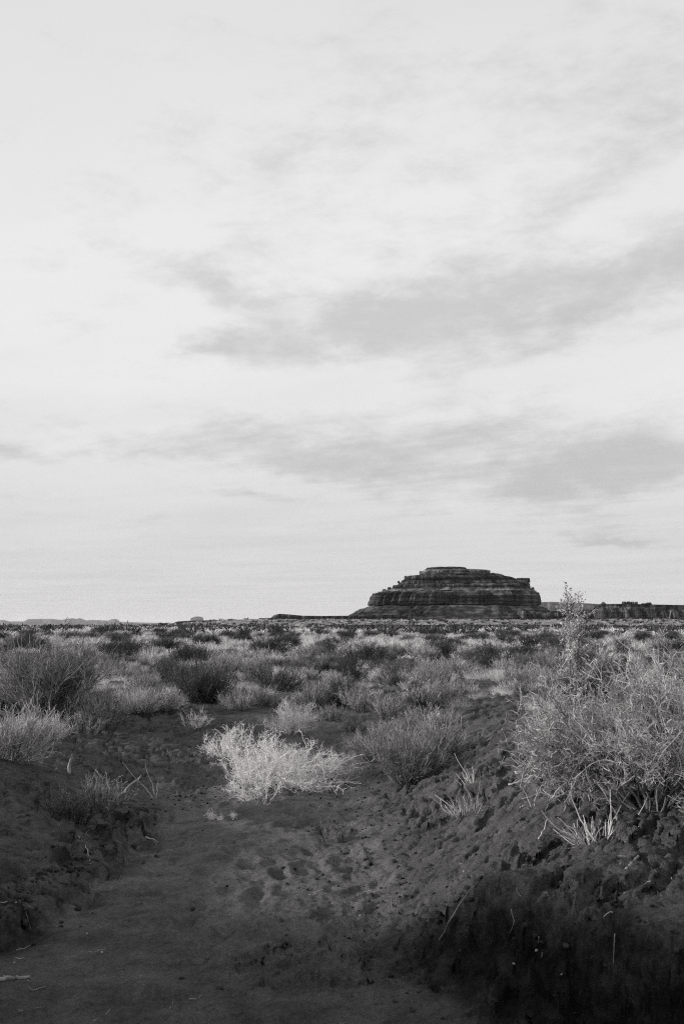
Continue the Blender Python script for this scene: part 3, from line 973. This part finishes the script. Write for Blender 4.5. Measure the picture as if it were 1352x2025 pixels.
def big_bush():
    r = np.random.default_rng(77)
    n = 60
    o, d = fan(r, n, 0.20, 1.5, 0.34)
    d = unit(d + np.array([0.34, 0.05, 0.06]))
    S = grow(r, o, d, 0.74 * (0.55 + 0.6 * r.random(n)), 10, 0.27, 0.07)
    o, d = sprout(r, S, n * 10, 0.48, 1, 0.5, 0.22)
    B = grow(r, o, d, 0.34 * (0.4 + r.random(len(o))), 6, 0.22, 0.06)
    o, d = sprout(r, B, n * 130, 0.30, 1, 0.8, 0.12)
    T = grow(r, o, d, 0.14 * (0.4 + r.random(len(o))), 4, 0.36, 0.03)
    o, d = sprout(r, T, n * 480, 0.1, 1, 0.9, 0.1)
    U = grow(r, o, d, 0.045 * (0.5 + r.random(len(o))), 3, 0.4, 0.0)
    o2, d2 = sprout(r, S, 46, 0.75, 1, 0.25, 0.4)
    W = grow(r, o2, d2, 0.26 * (0.5 + r.random(46)), 5, 0.10, 0.03)
    parts = [('branch', mk('bush_branch', join(tubes(r, S, 0.0066, 0.0026, 5), tubes(r, B, 0.0035, 0.0019, 3)), M_BARK)),
             ('twig', mk('bush_twig', join(ribbons(r, T, 0.0021, 0.0015), ribbons(r, U, 0.0018, 0.0012), tubes(r, W, 0.0026, 0.0014, 3)), M_BIG))]
    return Kind('dry_bush', parts)


def leafy_sprig(seed=5):
    r = np.random.default_rng(seed)
    n = 4
    o, d = fan(r, n, 0.04, 0.10)
    S = grow(r, o, d, 1.10 * (0.62 + 0.42 * r.random(n)), 10, 0.07, 0.03)
    o, d = sprout(r, S, 80, 0.5, 1, 0.55, 0.2)
    B = grow(r, o, d, 0.15 * (0.4 + r.random(80)), 5, 0.22, 0.05)
    o, d = sprout(r, B, 700, 0.1, 1, 0.7, 0.1)
    T = grow(r, o, d, 0.04 * (0.5 + r.random(700)), 3, 0.3, 0.0)
    lf = T[:, 1:].reshape(-1, 3)
    lf = np.concatenate([lf, lf + r.normal(size=lf.shape) * 0.012])
    return Kind('leafy_sapling', [('stem', mk('sapling_stem', join(tubes(r, S, 0.0065, 0.0022, 4), tubes(r, B, 0.0022, 0.0013, 3)), M_BARK)),
                                  ('foliage', mk('sapling_leaf', join(ribbons(r, T, 0.0016, 0.001), leaves(r, lf, 0.0085, 0.5)), M_BIG))])


def put(kind, px, py, sc, label, cat, group=None, rz=None, tilt=(0, 0), sink=0.015):
    p = ground_at(px, py)
    return kind.place((p[0], p[1], p[2] - sink), rng.random() * 6.28 if rz is None else rz, sc, label, cat, group, tilt)


# --- the plants one can tell apart, from the wash outwards
BIG = big_bush()
put(BIG, 1305, 1590, 0.98, 'large tangled grey bush with bare spreading branches on the sandy bank', 'bush', rz=0.3)
put(brush(901, 90, 0.42, 0.9, M_BRUSH, M_BARK), 1190, 1470, 0.65, 'grey brush leaning against the large tangled bush', 'bush', rz=1.0)
put(brush(902, 90, 0.55, 1.0, M_BIG, M_BARK), 1345, 1480, 1.0, 'dense pale grey brush growing behind the large tangled bush', 'bush', rz=2.0)
put(leafy_sprig(), 1150, 1480, 1.22, 'tall leafy sapling rising above the big bush against the sky', 'sapling', rz=0.2)

put(tumble(31, 52, 0.56, 1.6, (0.65, -0.1, 0.0), 0.12, 1.5), 560, 1548, (1.15, 1.0, 0.85), 'bleached white tumbleweed sprawling at the head of the sandy wash', 'tumbleweed', rz=0.0)
put(tumble(32, 24, 0.50, 0.75, (-0.28, 0, 0.3), 0.4), 510, 1552, 1.0, 'upright forked white tumbleweed stems beside the sprawling white one', 'tumbleweed', rz=0.0)
put(tumble(33, 12, 0.34, 1.6, (-0.1, -0.4, -0.05), 0.1), 520, 1580, 1.0, 'thin white trailing weed hanging down onto the wash bed', 'tumbleweed', rz=0.0)
put(tumble(34, 24, 0.36, 1.0, (0.1, 0, 0.2), 0.3), 572, 1448, 1.0, 'small white thorny weed behind the sprawling white tumbleweed', 'tumbleweed', rz=0.0)
put(tumble(35, 18, 0.34, 1.5, (-0.45, 0, 0.05), 0.15), 440, 1498, 0.95, 'low curled white weed on the edge of the sand slope', 'tumbleweed', rz=0.0)

put(brush(41, 120, 0.44, 0.85, M_MID), 805, 1550, 1.0, 'wispy grey brush on the slope right beside the white tumbleweed'.replace('right ', ''), 'bush', rz=0.0)
put(brush(42, 100, 0.42, 0.9, M_MID), 868, 1500, 0.9, 'wispy grey brush on the crest of the sandy mound', 'bush', rz=1.0)
put(brush(43, 80, 0.36, 0.9), 745, 1500, 1.0, 'dark grey brush squeezed between tumbleweed and wispy slope brush', 'bush', rz=2.0)
put(stubble(51, 50, 0.17, 0.9, 4), 925, 1608, 0.95, 'small clump of broken pale straw on the bare bank', 'straw clump', rz=0.4)
put(stubble(52, 100, 0.16, 0.95, 7), 1185, 1650, 1.0, 'large clump of broken pale straw below the big bush', 'straw clump', rz=0.1)
put(stubble(53, 18, 0.16, 0.8, 3), 940, 1535, 0.9, 'few thin pale straws above the small straw clump', 'straw clump', rz=2.0)

put(brush(61, 150, 0.52, 0.75, M_BRUSH, M_BRUSH_STEM), 95, 1420, 1.6, 'big upright grey shrub on the crest of the wash bank', 'bush', rz=0.0)
put(brush(62, 60, 0.42, 0.8), 205, 1440, 0.95, 'thin grey shrub with slanting bare stems on the bank', 'bush', rz=1.0)
put(brush(63, 110, 0.32, 0.95, M_BIG), 275, 1412, 0.95, 'low rounded pale shrub at the edge of bare sand', 'bush', rz=2.0)
put(brush(64, 90, 0.32, 0.95, M_BIG), 320, 1405, 0.9, 'low pale shrub next to the dark brush at the sand edge', 'bush', rz=0.7)
put(brush(65, 150, 0.48, 0.95, M_DARK, M_SAGE_STEM), 400, 1388, 1.15, 'dark dense brush standing behind the patch of bare sand', 'bush', rz=2.0)
put(tuft(66, 60, 0.3, 0.5), 356, 1390, 1.0, 'short pale straw tuft in front of the dark dense brush', 'grass tuft')
put(brush(67, 130, 0.40, 1.3, M_MID, M_BIG), 18, 1505, 1.2, 'pale dry brush spilling down the side of the wash', 'bush', rz=0.0)
put(brush(68, 100, 0.36, 1.2, M_BIG), 70, 1475, 0.9, 'grey dry brush on the bank behind the spilling pale one', 'bush', rz=0.0)
put(brush(69, 60, 0.22, 0.85, M_DARK, M_SAGE_STEM), 135, 1610, 1.0, 'small grey brush low on the inner bank of the wash', 'bush', rz=0.0)
put(brush(70, 30, 0.26, 0.8, M_BRUSH, M_SAGE_STEM), 190, 1600, 1.0, 'thin low brush beside the fallen pale branch', 'bush', rz=0.0)
put(brush(71, 26, 0.22, 0.8, M_BRUSH), 172, 1450, 1.0, 'small ragged weed on the slope below the shrubs', 'bush', rz=0.0)
put(brush(72, 16, 0.20, 0.6), 655, 1660, 0.9, 'sparse little weed standing in the middle of the wash bed', 'weed', rz=0.0)
put(brush(73, 22, 0.24, 0.9, M_WHITE), 385, 1440, 0.9, 'tiny bare pale weed on the bare sand slope', 'weed', rz=0.0)
put(tumble(74, 7, 0.12, 1.5), 440, 1618, 0.7, 'tiny thorny weed lying on the wash bed', 'weed', rz=0.0)

# --- the brush of the plain: individuals near, one mass far away
P_BRUSH = [brush(200 + i, 46 + 8 * i, 0.33 + 0.03 * i, 0.85 + 0.1 * i, [M_BRUSH, M_MID, M_BRUSH, M_MID, M_DARK][i], None, 'desert_brush', 0.55, 1.7) for i in range(5)]
P_SAGE = [sage(300 + i, 22 + 3 * i, 0.34 + 0.04 * i, 1.2 + 0.15 * i) for i in range(4)]
P_GRASS = [tuft(400 + i, 110 + 25 * i, 0.27 + 0.02 * i, 0.6 + 0.12 * i, wid=0.0045) for i in range(4)]


def clear_sand(px, py):
    """patches the photograph shows bare"""
    a = ((px - 380) / 130) ** 2 + ((py - 1450) / 58) ** 2 < 1
    b = ((px - 970) / 120) ** 2 + ((py - 1440) / 66) ** 2 < 1
    c = ((px - 930) / 60) ** 2 + ((py - 1357) / 14) ** 2 < 1
    e = ((px - 740) / 40) ** 2 + ((py - 1385) / 12) ** 2 < 1
    return a | b | c | e | (py > 1405)


def scatter(n, y0, y1, gap, taken, seed, power=1.0):
    r = np.random.default_rng(seed)
    out, tries = [], 0
    while len(out) < n and tries < n * 60:
        tries += 1
        y = (y0 ** power + (y1 ** power - y0 ** power) * r.random()) ** (1 / power)
        x = (r.random() * 2 - 1) * (0.35 * y + 0.5)
        z = float(height(x, y))
        px, py = project(x, y, z)
        if clear_sand(px, py):
            continue
        if any((x - a) ** 2 + (y - b) ** 2 < ((gap + g) / 2) ** 2 for a, b, g in taken):
            continue
        taken.append((x, y, gap))
        out.append((x, y, z))
    return out


pr = np.random.default_rng(99)
plain = []          # (kind, variant, x, y, z, scale, flatten)
taken = []


def sow(kind, spots, variants, lo, hi, flat=1.0):
    for i, (x, y, z) in enumerate(spots):
        plain.append((kind, i % variants, x, y, z, lo + (hi - lo) * pr.random() ** 1.3, flat))


sow('sage', scatter(60, 22, 85, 2.0, taken, 1, 1.3), 4, 1.0, 1.6, 0.8)
sow('sage', scatter(22, 12.5, 25, 1.3, taken, 11), 4, 0.5, 0.85)
sow('sage', scatter(80, 24, 88, 0.9, taken, 2, 1.3), 4, 0.75, 1.2, 0.85)
sow('brush', scatter(90, 12, 34, 0.85, taken, 3, 1.5), 5, 0.62, 0.98)
sow('brush', scatter(150, 11.4, 31, 0.45, taken, 33, 1.5), 5, 0.32, 0.62)
sow('grass', scatter(60, 11.4, 24, 0.30, taken, 4, 1.5), 4, 0.6, 1.0)
sow('grass', scatter(250, 20, 85, 0.40, taken, 5, 1.3), 4, 0.9, 1.7, 0.9)

for q, (px, py, v, sc) in enumerate([(655, 1425, 1, 0.8), (700, 1445, 0, 0.8), (715, 1405, 3, 1.0), (765, 1418, 1, 1.1), (830, 1402, 1, 1.1), (880, 1388, 3, 0.9), (1030, 1368, 1, 0.8),
                                     (480, 1392, 3, 0.8), (535, 1398, 1, 0.8), (620, 1398, 2, 1.0), (690, 1392, 4, 0.9), (800, 1460, 1, 1.0),
                                     (850, 1440, 3, 0.95), (770, 1470, 2, 0.9), (160, 1400, 2, 1.1), (60, 1395, 4, 1.2), (15, 1400, 2, 1.2), (230, 1395, 1, 1.0), (1020, 1360, 1, 1.0)]):
    g = ground_at(px, py)
    plain.append(('brush', v, g[0], g[1], g[2], sc * 0.72, 1.0))
for px, py, v, sc in [(500, 1382, 2, 1.1), (515, 1376, 3, 1.0), (470, 1378, 1, 1.0), (665, 1368, 3, 1.1), (690, 1372, 2, 1.0), (955, 1342, 3, 1.2), (980, 1340, 3, 1.3), (1000, 1342, 2, 1.2),
                      (915, 1338, 1, 1.0), (905, 1395, 1, 0.9), (950, 1378, 2, 0.8), (560, 1392, 2, 0.8), (590, 1402, 0, 0.9)]:
    g = ground_at(px, py)
    plain.append(('grass', v, g[0], g[1], g[2], sc, 1.0))

LOOK = {'sage': ['sparse dark sagebrush', 'rounded dark sagebrush', 'broad dark sagebrush', 'spreading dark sagebrush'],
        'brush': ['sparse grey wispy brush', 'pale upright brush', 'bushy grey brush', 'broad pale brush', 'bushy dark grey brush'],
        'grass': ['thin tuft of pale dry grass', 'narrow tuft of pale dry grass', 'thick tuft of pale dry grass', 'wide tuft of pale dry grass']}
CAT = {'sage': 'sagebrush', 'brush': 'desert brush', 'grass': 'grass tuft'}
NEXT = {'sage': 'dark sagebrush', 'brush': 'wispy brush', 'grass': 'pale grass'}
PROTO = {'sage': P_SAGE, 'brush': P_BRUSH, 'grass': P_GRASS}
N_GRASS = [tuft(500 + i, 300 + 40 * i, 0.19 + 0.02 * i, 0.7 + 0.12 * i, wid=0.0015, curl=0.32, base=0.14) for i in range(4)]
pxy = np.array([(q[2], q[3]) for q in plain])
for i, (kind, var, x, y, z, sc, flat) in enumerate(plain):
    d = np.hypot(pxy[:, 0] - x, pxy[:, 1] - y)
    d[i] = 99
    near = int(np.argmin(d))
    beside = ' standing apart' if d[near] > 1.1 else ' beside ' + NEXT[plain[near][0]]
    crowd = int((d < 1.6).sum())
    if crowd >= 3 and d[near] <= 1.1:
        beside = ' crowded in by ' + NEXT[plain[near][0]]
    lim = {'sage': (0.85, 1.25), 'brush': (0.48, 0.72), 'grass': (0.95, 1.25)}[kind]
    size = 'small ' if sc < lim[0] else 'large ' if sc > lim[1] else ''
    zone = ' near the wash head' if y < 15 else ' past the wash' if y < 27 else ' between wash and butte' if y < 52 else ' out towards the butte'
    label = size + LOOK[kind][var] + beside + zone
    (N_GRASS if kind == 'grass' and y < 24 else PROTO[kind])[var].place((x, y, z - 0.02), pr.random() * 6.28, (sc, sc, sc * flat), label, CAT[kind], label + ', alike')


def far_mass(name, n, y0, y1, hgt, mat, label, seed, quads, power, wide=1.0, thick=0.018):
    """scrub too far off to count, one mesh"""
    r = np.random.default_rng(seed)
    y = (y0 ** power + (y1 ** power - y0 ** power) * r.random(n)) ** (1 / power)
    x = (r.random(n) * 2 - 1) * (0.36 * y + 1)
    keep = fbm(x / 9, y / 14, seed, 3) > 0.40
    x, y = x[keep], y[keep]
    z = height(x, y)
    n = len(x)
    s = hgt * (0.6 + 0.8 * r.random(n))
    # blades fanning up from each foot, wider with distance so they stay visible
    N = n * quads
    i = np.repeat(np.arange(n), quads)
    a = r.random(N) * 2 * math.pi
    t = np.sqrt(r.random(N)) * wide
    foot = np.stack([x[i] + np.cos(a) * t * s[i] * 0.35, y[i] + np.sin(a) * t * s[i] * 0.35, z[i] - 0.02], -1)
    d = np.stack([np.cos(a) * t * 0.75, np.sin(a) * t * 0.75, 0.55 + 0.3 * r.random(N)], -1)
    P = grow(r, foot, d, s[i] * (0.6 + 0.5 * r.random(N)), 3, 0.15, 0.0)
    V, Q = ribbons(r, P, thick * hgt, thick * 1.2 * hgt)
    tag(link(name, mk(name, (V, Q), mat)), label, None, None, 'stuff')


far_mass('short_dry_grass', 900, 14.5, 32, 0.16, M_PALE, 'short pale dry grass filling the gaps between near shrubs', 70, 60, 1.5, 0.8, 0.012)
far_mass('low_dry_grass', 2000, 28, 90, 0.22, M_PALE, 'low pale dry grass covering the plain between shrubs', 71, 18, 1.4, 1.4, 0.028)
far_mass('low_grey_scrub', 600, 26, 95, 0.26, M_BRUSH, 'low grey scrub covering the plain between shrubs', 72, 24, 1.4, 1.4, 0.026)
far_mass('far_dark_scrub', 300, 86, 260, 0.85, M_SAGE, 'dark scrub dotting the plain below the rocks', 73, 34, 1.15, 1.5, 0.05)
far_mass('distant_dark_scrub', 1000, 240, 680, 1.0, M_SAGE, 'dark specks of scrub at the foot of the butte', 75, 16, 1.3, 1.7, 0.11)
far_mass('far_pale_grass', 3000, 80, 620, 0.50, M_PALE, 'pale grass covering the far plain', 74, 16, 1.2, 1.6, 0.05)


# ------------------------------------------------------------------ dead wood, stones and clods
def stick(path, r0, r1, label, name='dead_stick', mat=None, twigs=0, seed=1, cat='stick', group=None):
    """path: (px, py, height above ground) points"""
    r = np.random.default_rng(seed)
    pts = []
    for px, py, h in path:
        g = ground_at(px, py)
        pts.append(g + np.array([0, 0, h]))
    pts = np.array(pts)
    K = 10
    t = np.linspace(0, len(pts) - 1, K)
    P = np.stack([np.interp(t, np.arange(len(pts)), pts[:, c]) for c in range(3)], -1)
    P[1:-1] += r.normal(size=(K - 2, 3)) * r0 * 0.6
    org = pts[0].copy()
    VQ = [tubes(r, (P - org)[None], r0, r1, 6)]
    if twigs:
        o, d = sprout(r, (P - org)[None], twigs, 0.3, 0.95, 0.5, 0.35)
        VQ.append(tubes(r, grow(r, o, d, 0.12 * (0.4 + r.random(twigs)), 4, 0.15), r1 * 0.8, r1 * 0.4, 4))
    o = link(name, mk(name, join(*VQ), mat or M_DEAD))
    o.location = org
    return tag(o, label, cat, group)


def standing(px, py, vecs, r0, r1, label, seed, name='dead_stick', cat='stick', mat=None):
    """bare dead stems rooted at one spot: vecs are lists of offsets in metres"""
    r = np.random.default_rng(seed)
    g = ground_at(px, py)
    VQ = []
    for v in vecs:
        pts = np.array([[0, 0, -0.03]] + list(v), float)
        K = 9
        t = np.linspace(0, len(pts) - 1, K)
        P = np.stack([np.interp(t, np.arange(len(pts)), pts[:, c]) for c in range(3)], -1)
        P[1:-1] += r.normal(size=(K - 2, 3)) * r0 * 0.5
        VQ.append(tubes(r, P[None], r0, r1, 6))
    o = link(name, mk(name, join(*VQ), mat or M_DEAD))
    o.location = g
    return tag(o, label, cat)


standing(136, 1528, [[(0.01, 0, 0.08), (0.02, 0, 0.12), (0.035, 0, 0.17)]], 0.011, 0.010, 'short broken pale stub sticking out of the bank', 1, 'stub', 'stub')
standing(308, 1580, [[(-0.08, 0, 0.08), (-0.20, 0, 0.19), (-0.31, 0, 0.32)], [(-0.02, 0, 0.10), (-0.09, 0, 0.24), (-0.10, 0, 0.32)], [(0.01, 0, 0.1), (0.02, 0, 0.16)]], 0.006, 0.003,
         'forked bare twig standing on the sand slope', 2)
stick([(215, 1594, 0.012), (245, 1572, 0.05), (278, 1552, 0.09)], 0.011, 0.005, 'pale fallen branch lying near the small grey brush', twigs=4, seed=3)
stick([(78, 1478, 0.02), (96, 1460, 0.05), (116, 1448, 0.07)], 0.010, 0.006, 'pale stick propped on the crest of the bank', twigs=2, seed=4)
stick([(0, 1940, 0.01), (30, 1938, 0.012), (60, 1936, 0.012)], 0.008, 0.005, 'straight pale twig lying flat on the wash bed', seed=5)
stick([(155, 1650, 0.01), (170, 1668, 0.02), (178, 1690, 0.012)], 0.005, 0.003, 'thin curved twig on the crumbling inner bank', seed=6)
stick([(288, 1655, 0.01), (305, 1668, 0.02), (312, 1672, 0.02)], 0.005, 0.003, 'short bent twig beside the dark clods on the bed', seed=7, twigs=2)
standing(1055, 1592, [[(-0.05, 0, 0.08), (-0.09, 0, 0.15)], [(0.02, 0, 0.07), (0.025, 0, 0.12)], [(-0.07, -0.02, 0.015), (-0.10, -0.03, 0.0)]], 0.006, 0.004, 'small forked pale twig on the bare bank', 8)
stick([(1005, 1556, 0.01), (1030, 1553, 0.02), (1060, 1545, 0.03)], 0.007, 0.004, 'thin stick lying on the bank above the forked twig', seed=9, twigs=1)
stick([(1275, 1590, 0.03), (1295, 1615, 0.02), (1330, 1622, 0.025), (1325, 1610, 0.04)], 0.009, 0.006, 'hooked dead root lying beside the big bush', seed=10, name='dead_root', cat='root')
stick([(1064, 1664, 0.01), (1074, 1652, 0.02), (1082, 1638, 0.05)], 0.005, 0.003, 'single pale straw lying in a groove of the bank', seed=11)
stick([(1236, 1724, 0.01), (1248, 1712, 0.02), (1262, 1702, 0.025)], 0.005, 0.004, 'short pale stick on the smooth top of the cut bank', seed=12)
stick([(1232, 1758, 0.005), (1255, 1740, 0.015), (1285, 1734, 0.012)], 0.004, 0.003, 'thin curved root on the top of the cut bank', seed=13)
stick([(868, 1862, 0.02), (910, 1800, 0.05), (945, 1760, 0.03)], 0.002, 0.0012, 'long thin straw leaning across the edge of the cut', seed=14)
stick([(640, 1552, 0.02), (680, 1550, 0.03), (715, 1552, 0.02)], 0.005, 0.003, 'thorny pale shoot lying in front of the white tumbleweed', mat=M_WHITE, twigs=10, seed=15)


for k, (rx0, ry0) in enumerate([(1010, 1800), (1062, 1812), (1215, 1850)]):
    stick([(rx0, ry0, 0.012), (rx0 + 6 - 4 * (k % 3), ry0 + 26, 0.016), (rx0 - 3 + 5 * (k % 2), ry0 + 52 + 9 * (k % 3), 0.02)], 0.0018, 0.0008, 'thin dead root hanging out of the dark cut face', 'hanging_root', M_BARK, 0, 60 + k, 'root', 'roots in the cut face')


def stone_mesh(seed, name, mat, flat=0.7):
    r = np.random.default_rng(seed)
    nu, nv = 9, 6
    V, Q, T = [], [], []
    for i in range(1, nv):
        th = math.pi * i / nv
        for j in range(nu):
            ph = 2 * math.pi * j / nu
            k = 1 + r.normal() * 0.13
            V.append([math.sin(th) * math.cos(ph) * k, math.sin(th) * math.sin(ph) * k * 0.85, math.cos(th) * flat * k])
    V += [[0, 0, flat], [0, 0, -flat]]
    for i in range(nv - 2):
        for j in range(nu):
            a, b = i * nu + j, i * nu + (j + 1) % nu
            Q.append([a, a + nu, b + nu, b])
    for j in range(nu):
        T.append([len(V) - 2, j, (j + 1) % nu])
        T.append([len(V) - 1, (nv - 2) * nu + (j + 1) % nu, (nv - 2) * nu + j])
    me = make_mesh(name, np.array(V), np.array(Q), np.array(T))
    me.materials.append(mat)
    return me


pebs = [stone_mesh(40 + i, 'pebble', M_STONE) for i in range(4)]
PEB = [(20, 1708, 0.012), (60, 1680, 0.008), (107, 1642, 0.010), (32, 1788, 0.010), (512, 1797, 0.010), (520, 1798, 0.008), (454, 1888, 0.009), (202, 1886, 0.010),
       (727, 1680, 0.011), (917, 1730, 0.014), (1098, 1688, 0.012), (712, 1818, 0.012), (824, 1632, 0.010), (1060, 1860, 0.012), (1015, 1906, 0.011), (1110, 1932, 0.010), (660, 1735, 0.008), (595, 1757, 0.008), (172, 1850, 0.009)]
for i, (px, py, s) in enumerate(PEB):
    p = ground_at(px, py)
    o = bpy.data.objects.new('pebble', pebs[i % 4])
    C.objects.link(o)
    o.location = (p[0], p[1], p[2] + s * 0.25)
    s = s * 0.65
    o.scale = (s, s, s)
    o.rotation_euler = (0, 0, i * 1.3)
    tag(o, 'small pale pebble lying on the dark sand of the wash', 'pebble', 'pale pebbles on the wash')


def clod_mass():
    """crumbs of dry sand strewn along the feet of the banks, beyond counting"""
    r = np.random.default_rng(8)
    base = [stone_mesh(60 + i, 'clod_shape', M_CLOD, 0.75) for i in range(3)]
    shapes = []
    for b in base:
        v = np.zeros(len(b.vertices) * 3)
        b.vertices.foreach_get('co', v)
        shapes.append((v.reshape(-1, 3), [list(p.vertices) for p in b.polygons]))
    n = 2600
    y = 3.2 + 8.5 * r.random(n) ** 1.2
    lx, rx = np.interp(y, LY, LX), np.interp(y, LY, RX)
    side = r.random(n)
    x = np.where(side < 0.36, lx - 0.08 + r.normal(size=n) * 0.20, np.where(side < 0.90, rx + 0.1 + r.normal(size=n) * 0.3, (r.random(n) * 2 - 1) * 0.36 * y))
    s = 0.003 + 0.014 * r.random(n) ** 5
    big_ = (side < 0.36) & (y > 5.0) & (y < 8.6) & (r.random(n) < 0.5)
    s = np.where(big_, 0.008 + 0.022 * r.random(n) ** 2, s)
    x = np.where(big_, lx - 0.14 + r.normal(size=n) * 0.09, x)
    z = height(x, y)
    V, Q, T, k = [], [], [], 0
    for i in range(n):
        sv, sf = shapes[i % 3]
        a = r.random() * 6.28
        c, q = math.cos(a), math.sin(a)
        p = sv * s[i]
        V.append(np.stack([p[:, 0] * c - p[:, 1] * q + x[i], p[:, 0] * q + p[:, 1] * c + y[i], p[:, 2] + z[i] + s[i] * 0.2], -1))
        for f in sf:
            (Q if len(f) == 4 else T).append([w_ + k for w_ in f])
        k += len(sv)
    me = make_mesh('sand_crumbs', np.concatenate(V), np.array(Q), np.array(T))
    tag(link('sand_crumbs', me, M_CLOD), 'crumbs and clods of dark sand along the wash banks', None, None, 'stuff')


clod_mass()


def litter():
    """bits of twig and straw blown over the banks"""
    r = np.random.default_rng(88)
    n = 520
    y = 4.0 + 8.5 * r.random(n)
    x = (r.random(n) * 2 - 1) * 0.38 * y
    keep = fbm(x * 0.8, y * 0.8, 19, 2) > 0.45
    x, y = x[keep], y[keep]
    n = len(x)
    a = r.random(n) * 2 * math.pi
    ln = 0.02 + 0.08 * r.random(n) ** 2
    K = 4
    P = np.zeros((n, K, 3))
    for k in range(K):
        t = (k / (K - 1) - 0.5) * ln
        P[:, k, 0] = x + np.cos(a) * t + r.normal(size=n) * 0.003
        P[:, k, 1] = y + np.sin(a) * t + r.normal(size=n) * 0.003
        P[:, k, 2] = height(P[:, k, 0], P[:, k, 1]) + 0.004 + 0.02 * r.random(n) * (k == K - 1)
    tag(link('twig_litter', mk('twig_litter', tubes(r, P, 0.0016, 0.0009, 3), M_BARK)), 'scraps of twig and straw scattered over the sand', None, None, 'stuff')


litter()

# ------------------------------------------------------------------ the air between here and the far mesas
hz, hn = new_mat('thin_desert_haze')
pv_ = hn.node('ShaderNodeVolumePrincipled')
for a_name in ('Density Attribute', 'Color Attribute', 'Temperature Attribute'):
    pv_.inputs[a_name].default_value = ''
pv_.inputs['Color'].default_value = (0.98, 0.965, 0.97, 1)
pv_.inputs['Density'].default_value = 0.000024
pv_.inputs['Anisotropy'].default_value = 0.0
out = hn.node('ShaderNodeOutputMaterial')
hz.node_tree.links.new(pv_.outputs[0], out.inputs['Volume'])
S, zb, zt = 31000.0, -130.0, 190.0
HV = [(sx * S, sy * S, z) for z in (zb, zt) for sx, sy in ((-1, -1), (1, -1), (1, 1), (-1, 1))]
HQ = [(3, 2, 1, 0), (4, 5, 6, 7), (0, 1, 5, 4), (1, 2, 6, 5), (2, 3, 7, 6), (3, 0, 4, 7)]
tag(link('haze', make_mesh('haze', np.array(HV), np.array(HQ)), hz), 'thin pale haze that fades the far mesas', None, None, 'stuff')
